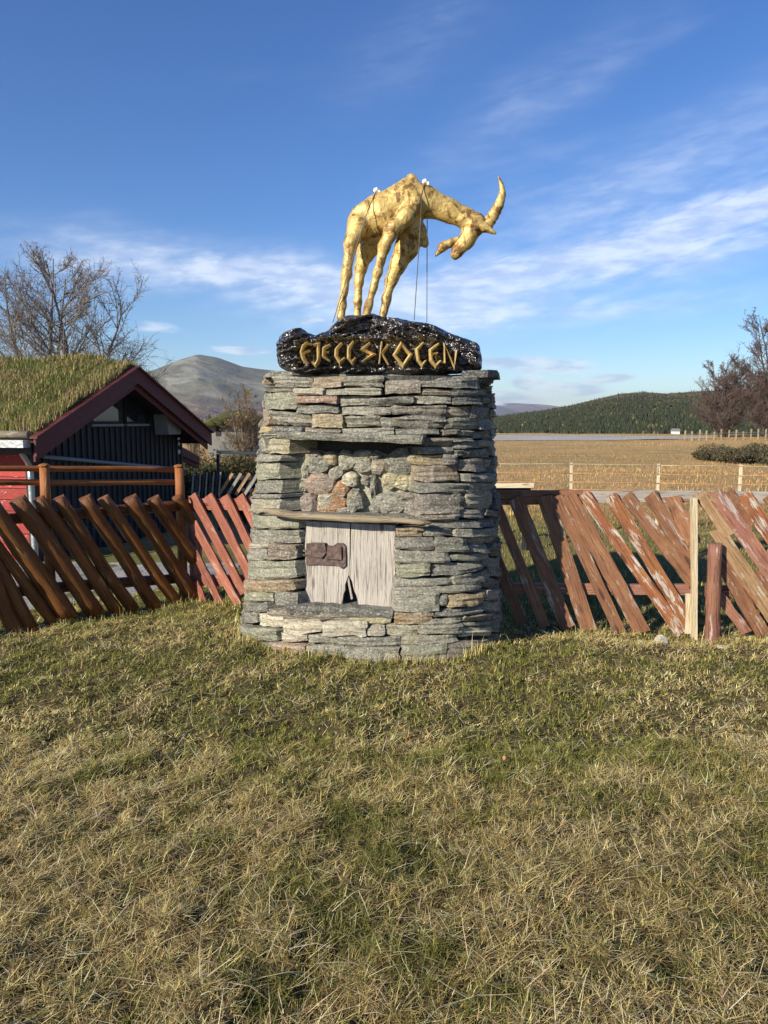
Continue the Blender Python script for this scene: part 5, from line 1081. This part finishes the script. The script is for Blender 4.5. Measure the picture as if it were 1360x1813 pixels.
def grow_tree(height, stems, seed, spread=.5, n1=22, n2=7, n3=5, fill=.25, leafy=120, twig=1.0):
    r = random.Random(seed); trunk, crown, tips = [], [], []
    def path(p, d, L, r0, r1, n, out, curve, lift):
        pts = [(Vector(p), r0)]; d = Vector(d).normalized()
        for i in range(n):
            d = (d + Vector((r.gauss(0, curve), r.gauss(0, curve), r.gauss(0, curve) + lift))).normalized(); q = pts[-1][0] + d * (L / n); rr = r0 + (r1 - r0) * (i + 1) / n
            out.append((tuple(pts[-1][0]), tuple(q), pts[-1][1], rr)); pts.append((q, rr))
        return pts
    for s in range(stems):
        a = 6.283 * s / stems + r.uniform(-.5, .5); d0 = Vector((math.cos(a) * spread * .35 * (stems > 1), math.sin(a) * spread * .35 * (stems > 1), 1)); H = height * r.uniform(.85, 1.0)
        st = path((r.uniform(-.1, .1), r.uniform(-.1, .1), -.2), d0, H, height * .015, height * .002, 14, trunk, .05, .05)
        for k in range(n1):
            t = fill + (1 - fill) * (k + r.random()) / n1; i = min(13, int(t * 14)); p, rr = st[i]; a2 = r.uniform(0, 6.283); up = r.uniform(.35, 1.0)
            L = height * spread * .78 * (1 - t * .72) * r.uniform(.6, 1.1)
            b = path(p, (math.cos(a2), math.sin(a2), up), L, max(rr * .5, height * .0022), height * .0010, 7, trunk, .10, .07)
            for m in range(n2):
                j = r.randint(2, 6); p2, r2 = b[j]; a3 = r.uniform(0, 6.283); dd = (b[j][0] - b[j - 1][0]).normalized() + Vector((math.cos(a3), math.sin(a3), r.uniform(-.1, .7))) * .75
                c = path(p2, dd, L * r.uniform(.22, .45), height * .0012 * twig, height * .0007 * twig, 3, crown, .14, .05)
                for e in range(n3):
                    p3 = c[r.randint(1, 3)][0]; d3 = Vector((r.gauss(0, 1), r.gauss(0, 1), r.gauss(.45, .7))).normalized(); q = p3 + d3 * L * r.uniform(.06, .17)
                    crown.append((tuple(p3), tuple(q), height * .0008 * twig, height * .0004 * twig)); tips.append(q)
    return trunk, crown, r.sample(tips, min(leafy, len(tips)))
def tree(name, loc, label, data, barkc, twigc, leafc, group=None, leaf=.05):
    t = empty(name, loc, label, 'tree', group); tr, cr, lf = data
    V, T = tubes(tr, 6); mesh_np('trunk', V, T, M['bark'], t, colors=np.repeat(pick(len(tr), [barkc], [1], .2), 12, 0))
    V, T = tubes(cr, 3); cc = np.repeat(pick(len(cr), [twigc], [1], .25), 6, 0); Q = T
    Vl, Tl, cl = [], [], []
    for p in lf:
        for _ in range(2):
            c = np.array(p) + rng.normal(0, leaf, 3); a_ = rng.normal(0, 1, 3); a_ /= np.linalg.norm(a_); b_ = np.cross(a_, rng.normal(0, 1, 3)); b_ /= np.linalg.norm(b_); k = len(V) + 4 * (len(Vl) // 4)
            Vl += [c - a_ * leaf, c + b_ * leaf * .5, c + a_ * leaf, c - b_ * leaf * .5]; Tl.append((k, k + 1, k + 2, k + 3)); cl += [leafc] * 4
    if Vl: V = np.concatenate([V, np.array(Vl)]); Q = np.concatenate([T, np.array(Tl)]); cc = np.concatenate([cc, np.array(cl) * rng.uniform(.6, 1.3, (len(cl) // 4, 1)).repeat(4, 0)])
    mesh_np('crown', V, Q, M['bark'], t, colors=cc); return t
def copy_thing(o, loc, label, rz=0, s=1.0):
    c = o.copy(); col.objects.link(c); c.location = loc; c.rotation_euler.z = rz; c.scale = (s, s, s); c['label'] = label
    for ch in o.children: k = ch.copy(); col.objects.link(k); k.parent = c
    return c
D1 = grow_tree(7.6, 5, 3, .78, 24, 10, 8, .15, 600, 1.0)
tree('birch_tree', (-10.3, 23.5, -.4), 'leafless birch rising behind the turf roof at the left edge', D1, (.17, .15, .135), (.20, .168, .14), (.22, .14, .09), None, .03)
D2 = grow_tree(9.8, 6, 11, .66, 24, 11, 8, .08, 900, 1.7); D3 = grow_tree(8.8, 6, 17, .70, 24, 11, 8, .04, 900, 1.9)
GR = 'bare trees at the right edge of the field'
tA = tree('bare_tree', (30.8, 58, .3), 'tall bare purplish tree at the right edge of the picture', D2, (.10, .08, .072), (.115, .085, .075), (.13, .08, .06), GR, .06)
tB = tree('bare_tree', (27.0, 59, .3), 'lower bare brownish tree nearest the forest hill', D3, (.10, .08, .072), (.12, .085, .072), (.14, .085, .06), GR, .06)
tB.scale = (.72, .72, .72)
copy_thing(tA, (33.8, 56, .3), 'bare tree rightmost of the group, cut by the frame', 1.3, 1.08); copy_thing(tB, (29.0, 56.5, .3), 'small dense bare tree in front of the tall purplish one', 2.2, .62)
copy_thing(tB, (31.6, 55.5, .3), 'low dense bare thicket tree beside the field posts', .7, .60); copy_thing(tA, (36, 62, .3), 'bare tree standing behind the others at the right edge', 2.6, 1.0)
tS = tree('bare_tree', (-3.95, 21, -.4), 'slender reddish bare sapling left of the plinth, under the mountain', grow_tree(3.9, 5, 23, .50, 22, 9, 7, .05, 700, .9), (.15, .11, .08), (.18, .125, .08), (.24, .17, .08), None, .035); tS.scale = (.8, .8, .8)
copy_thing(tS, (-6.2, 24, -.6), 'small reddish bare sapling just right of the cabin roof', 1.0, .62)
def bush(name, loc, rad, n, cols, label, group=None, size=.05, seed=0, lumps=9):
    r = np.random.default_rng(seed); t = empty(name, loc, label, 'bush', group); V = []; C_ = []; lc = r.normal(0, .45, (lumps, 3)) * np.array(rad); lc[:, 2] = np.abs(lc[:, 2]) + rad[2] * .25; lr = r.uniform(.35, .65, lumps)
    li = r.integers(0, lumps, n); d = r.normal(0, 1, (n, 3)); d /= np.linalg.norm(d, axis=1)[:, None]; p = lc[li] + d * (r.random((n, 1)) ** .4) * lr[li][:, None] * np.array(rad); p[:, 2] = np.maximum(p[:, 2], -.1)
    a = d * .6 + r.normal(0, .6, (n, 3)); a /= np.linalg.norm(a, axis=1)[:, None]; b = np.cross(a, r.normal(0, 1, (n, 3))); b /= np.linalg.norm(b, axis=1)[:, None]
    s = size * r.uniform(.6, 1.5, (n, 1)); V = np.stack([p - b * s * .35, p + b * s * .35, p + a * s * 1.6], 1).reshape(-1, 3); c = np.array(cols)[r.integers(0, len(cols), n)] * r.uniform(.6, 1.4, (n, 1))
    mesh_np('foliage', V, np.arange(3 * n).reshape(-1, 3), M['leaf'], t, colors=np.repeat(c, 3, 0))
    V2, T2 = tubes([((0, 0, -.15), tuple(q), .03, .01) for q in lc], 4); mesh_np('stem', V2, T2, M['bark'], t, colors=np.full((len(V2), 3), .06)); return t
JUN = [(.030, .042, .016), (.052, .062, .022), (.075, .072, .026), (.10, .075, .032)]
for k, (px_, Y_, rx, rz, lab) in enumerate(((368, 17.0, .9, .85, 'dark juniper bush beside the cabin corner'), (425, 18.5, 1.2, 1.0, 'broad dark juniper bush just left of the plinth'), (455, 15.5, .8, .75, 'low juniper bush touching the plinth outline on its left'), (330, 20, 1.3, .95, 'juniper bush mostly hidden behind the cabin'))):
    p = at(px_, 850, Y_); bush('juniper_bush', (p.x, p.y, float(ground_z(p.x, p.y))), (rx, rx, rz), 9000, JUN, lab, 'juniper bushes left of the plinth', .05, 40 + k)
for k, (px_, Y_, rx, rz, lab) in enumerate(((1320, 30, 1.5, .55, 'grey-green willow scrub in the field at the right edge'), (1265, 32, .9, .38, 'smaller grey-green scrub left of the willow scrub at the right'), (1390, 29, 1.4, .7, 'grey-green scrub cut off by the right edge'))):
    p = at(px_, 810, Y_); bush('willow_scrub', (p.x, p.y, float(ground_z(p.x, p.y))), (rx, rx, rz), 6000, [(.085, .085, .045), (.12, .11, .06), (.10, .075, .045)], lab, 'scrub in the field', .06, 60 + k)
# far fence posts under the right-hand trees and a shed roof
ff = empty('post_fence', tuple(at(1280, 778, 52)), 'row of pale fence posts below the bare trees on the right', 'fence')
for k in range(15):
    p = at(1212 + 13 * k, 775, 52 + .1 * k); gz = float(ground_z(p.x, p.y)); bar('post', (p.x, p.y, gz - .1), (p.x + random.uniform(-.05, .05), p.y, gz + random.uniform(.55, .8)), .08, .08, M['shelf_wood'], ff, (0, -1, 0), .002, 2, k)
p0, p1 = at(1212, 775, 51.9), at(1398, 775, 53.3); bar('wire', (p0.x, p0.y, float(ground_z(p0.x, p0.y)) + .5), (p1.x, p1.y, float(ground_z(p1.x, p1.y)) + .5), .02, .02, M['grey_paint'], ff, (0, -1, 0), .001, 2, 1)
hut = empty('field_hut', tuple(at(1198, 768, 215)), 'tiny white field hut at the forest edge', 'hut'); gz = 1.0
mesh('wall', [(-.9, 0, -1.5), (.9, 0, -1.5), (.9, 0, .8), (-.9, 0, .8), (-.9, 2, -1.5), (.9, 2, -1.5), (.9, 2, .8), (-.9, 2, .8)], [(0, 1, 2, 3), (4, 5, 6, 7), (0, 4, 7, 3), (1, 5, 6, 2)], M['white'], hut)
mesh('roof', [(-1.1, -.2, .78), (1.1, -.2, .78), (1.1, 1, 1.5), (-1.1, 1, 1.5), (1.1, 2.2, .78), (-1.1, 2.2, .78)], [(0, 1, 2, 3), (3, 2, 4, 5), (0, 3, 5), (1, 2, 4)], M['grey_paint'], hut)

# ---------------------------------------------------------------- hills, mountains and forest
def range_mesh(name, prof, r0, r1, r2, z0, na, nr, rough, mat, seed, p=1.5):
    az = np.array([q[0] for q in prof]); tz_ = np.array([q[1] for q in prof]); A = np.linspace(az[0], az[-1], na); rs = np.concatenate([np.linspace(r0, r1, nr), np.linspace(r1 * 1.03, r2, nr // 3)])
    # smooth the ridge line
    ridge = np.interp(A, az, tz_); ker = np.hanning(max(3, na // 64) | 1); ker /= ker.sum(); ridge = np.convolve(np.pad(ridge, len(ker) // 2, 'edge'), ker, 'valid')[:na]
    AA, RR = np.meshgrid(A, rs, indexing='ij'); top = 1.6 + ridge[:, None] * r1; t = np.clip((RR - r0) / (r1 - r0), 0, 1); s = t ** p * (1 + .0 * t); s = np.where(RR > r1, 1 - ((RR - r1) / (r2 - r1)) ** 1.2 * .9, s)
    x, y = RR * np.sin(AA), RR * np.cos(AA); hgt = z0 + (top - z0) * s
    sc_ = (r1 - r0) / 7.0; nz_ = (fbm(x / sc_, y / sc_, 0, 6, seed) - .5) * rough * (np.sin(np.pi * np.clip(t, 0, 1)) * .9 + .1) * np.clip(ridge[:, None] * 40, 0, 1)
    V = np.stack([x, y, hgt + nz_], -1).reshape(-1, 3); n2 = len(rs); q = (np.arange(na - 1)[:, None] * n2 + np.arange(n2 - 1)[None]).ravel()
    o = mesh_np(name, V, np.stack([q, q + 1, q + n2 + 1, q + n2], 1), mat, smooth=True); tag(o, kind='structure'); return V.reshape(na, n2, 3)
def fn_mtn(t, P, b):
    sp = t.new('ShaderNodeSeparateXYZ'); t.l.new(P, sp.inputs[0]); n = t.noise(t.scale(P, (.0022, .0012, .004)), 1.0, 7, .65, .6); st = t.noise(t.comb(t.math('ADD', t.math('MULTIPLY', sp.outputs[0], .0045), t.math('MULTIPLY', sp.outputs[2], .008)), t.math('MULTIPLY', sp.outputs[1], .0012), t.math('SUBTRACT', t.math('MULTIPLY', sp.outputs[2], .020), t.math('MULTIPLY', sp.outputs[0], -.005))), 1.0, 6, .7, .8); f = t.noise(P, .03, 5, .7)
    c = t.mix(t.ramp(n, .36, .64), (.095, .09, .06), (.165, .165, .125)); c = t.mix(t.math('MULTIPLY', t.ramp(st, .47, .60), .75), c, (.26, .255, .21)); c = t.mix(t.math('MULTIPLY', t.ramp(f, .5, .68), .5), c, (.09, .075, .06))
    low = t.ramp(t.math('ADD', sp.outputs[2], t.math('MULTIPLY', n, 150.0)), 190, 90); c = t.mix(t.math('MULTIPLY', low, .75), c, t.mix(t.ramp(st, .45, .6), (.095, .062, .06), (.19, .14, .11)))
    return c, t.math('ADD', n, t.math('MULTIPLY', f, .3)), 25.0
M['mountain'] = material('lichen_fell', fn_mtn, .95, 0, .1)
def fn_hill(t, P, b):
    n = t.noise(P, .012, 6, .65); return t.mix(t.ramp(n, .36, .62), (.062, .072, .026), (.135, .10, .052)), n, 5.0
M['hill'] = material('heath_hill', fn_hill, .95, 0, .1)
def fn_far(t, P, b):
    sp = t.new('ShaderNodeSeparateXYZ'); t.l.new(P, sp.inputs[0]); n = t.noise(t.scale(P, (.0012, .0008, .004)), 1.0, 6, .65, .5); sn = t.ramp(t.math('ADD', sp.outputs[2], t.math('MULTIPLY', t.math('SUBTRACT', n, .5), 420.0)), 190, 290)
    return t.mix(sn, t.mix(t.ramp(n, .4, .6), (.11, .095, .10), (.19, .165, .16)), (.80, .80, .82)), n, 40.0
M['far_mountain'] = material('snowy_far_fell', fn_far, .95, 0, .1)
HV = range_mesh('forest_hill', RIDGE_HILL, 300, 950, 1500, -7.0, 240, 50, 7, M['hill'], 201, 1.15)
range_mesh('mountain', RIDGE_MOUNTAIN, 1100, 3600, 5200, -20.0, 320, 90, 120, M['mountain'], 211, 1.55)
range_mesh('far_mountain', RIDGE_FAR, 6500, 9500, 13000, -20.0, 200, 40, 160, M['far_mountain'], 221, 1.2)
# spruce and birch wood that covers the hill: too many and too far to count
def forest(name, pts, hgt, label):
    n = len(pts); hgt = np.asarray(hgt); dec = rng.random(n) < .05; sides = 5; V = np.empty((n, 2 * sides + 2, 3)); a0 = rng.random(n) * 6.28; rad = hgt * rng.uniform(.16, .26, n) * np.where(dec, 1.5, 1)
    for k in range(sides):
        a = a0 + 2 * math.pi * k / sides; jr = rng.uniform(.75, 1.25, n)
        V[:, k] = pts + np.stack([np.cos(a) * rad * jr, np.sin(a) * rad * jr, hgt * np.where(dec, .25, .08)], -1); V[:, sides + k] = pts + np.stack([np.cos(a + .6) * rad * .62 * jr, np.sin(a + .6) * rad * .62 * jr, hgt * (np.where(dec, .65, .50) + rng.uniform(-.06, .06, n))], -1)
    V[:, -2] = pts + np.stack([0 * hgt, 0 * hgt, hgt * np.where(dec, .9, 1)], -1); V[:, -1] = pts; b = np.arange(n)[:, None] * (2 * sides + 2); T = []
    for k in range(sides):
        k2 = (k + 1) % sides; T += [b + np.array([[k, k2, sides + k2]]), b + np.array([[k, sides + k2, sides + k]]), b + np.array([[sides + k, sides + k2, 2 * sides]]), b + np.array([[k2, k, 2 * sides + 1]])]
    c = np.where(dec[:, None], pick(n, [(.13, .105, .03), (.10, .07, .035), (.15, .14, .05)], (2, 2, 1)), pick(n, [(.038, .050, .024), (.046, .058, .027), (.056, .064, .029)], (2, 2, 1), .15))
    o = mesh_np(name, V.reshape(-1, 3), np.concatenate(T), M['leaf'], colors=np.repeat(c, 2 * sides + 2, 0)); return tag(o, label, 'forest', kind='stuff')
n = 34000; ia = rng.integers(20, 239, n); ir = (rng.random(n) ** 1.0 * 49).astype(int); fx = rng.random(n); fy = rng.random(n); ia = np.minimum(ia, 238); ir = np.minimum(ir, 48)
pts = HV[ia, ir] * ((1 - fx) * (1 - fy))[:, None] + HV[ia + 1, ir] * (fx * (1 - fy))[:, None] + HV[ia, ir + 1] * ((1 - fx) * fy)[:, None] + HV[ia + 1, ir + 1] * (fx * fy)[:, None]
k = (rng.random(n) < .25 + .75 * (1 - sstep(.60, .92, ir / 49 + (fbm(pts[:, 0] / 90, pts[:, 1] / 90, 0, 3, 7) - .5) * .5)))
pts = pts[k]; hh = rng.uniform(2.6, 4.6, len(pts)) * (1 - .45 * (ir[k] / 49))
forest('spruce_forest', pts, hh, 'dark spruce forest covering the rounded hill on the right')
n = 7000; a = rng.uniform(.02, .75, n); r = rng.uniform(230, 330, n); x, y = r * np.sin(a), r * np.cos(a)
forest('forest_edge', np.stack([x, y, ground_z(x, y)], -1), rng.uniform(1.8, 3.6, n), 'belt of spruce and birch at the far edge of the field')
n = 2500; a = rng.uniform(-.75, -.0, n); r = rng.uniform(60, 500, n); x, y = r * np.sin(a), r * np.cos(a)
forest('birch_wood', np.stack([x, y, ground_z(x, y) - .3], -1), rng.uniform(1.6, 3.4, n) * (.5 + r / 350), 'scrubby brown wood under the mountain')

# ---------------------------------------------------------------- the air between here and the mountains
hz = box('haze', (-15500, -15500, -30), (15500, 15500, 460), M['white']); tag(hz, 'thin pale autumn haze over the valley', 'haze', kind='stuff')
hm = bpy.data.materials.new('haze'); hm.use_nodes = True; t = NT(hm.node_tree); t.n.clear(); ho = t.new('ShaderNodeOutputMaterial'); pv = t.new('ShaderNodeVolumePrincipled')
pv.inputs['Color'].default_value = (.72, .82, .97, 1); pv.inputs['Density'].default_value = 6.0e-5; pv.inputs['Anisotropy'].default_value = .2; t.l.new(pv.outputs[0], ho.inputs['Volume']); hz.data.materials.clear(); hz.data.materials.append(hm)
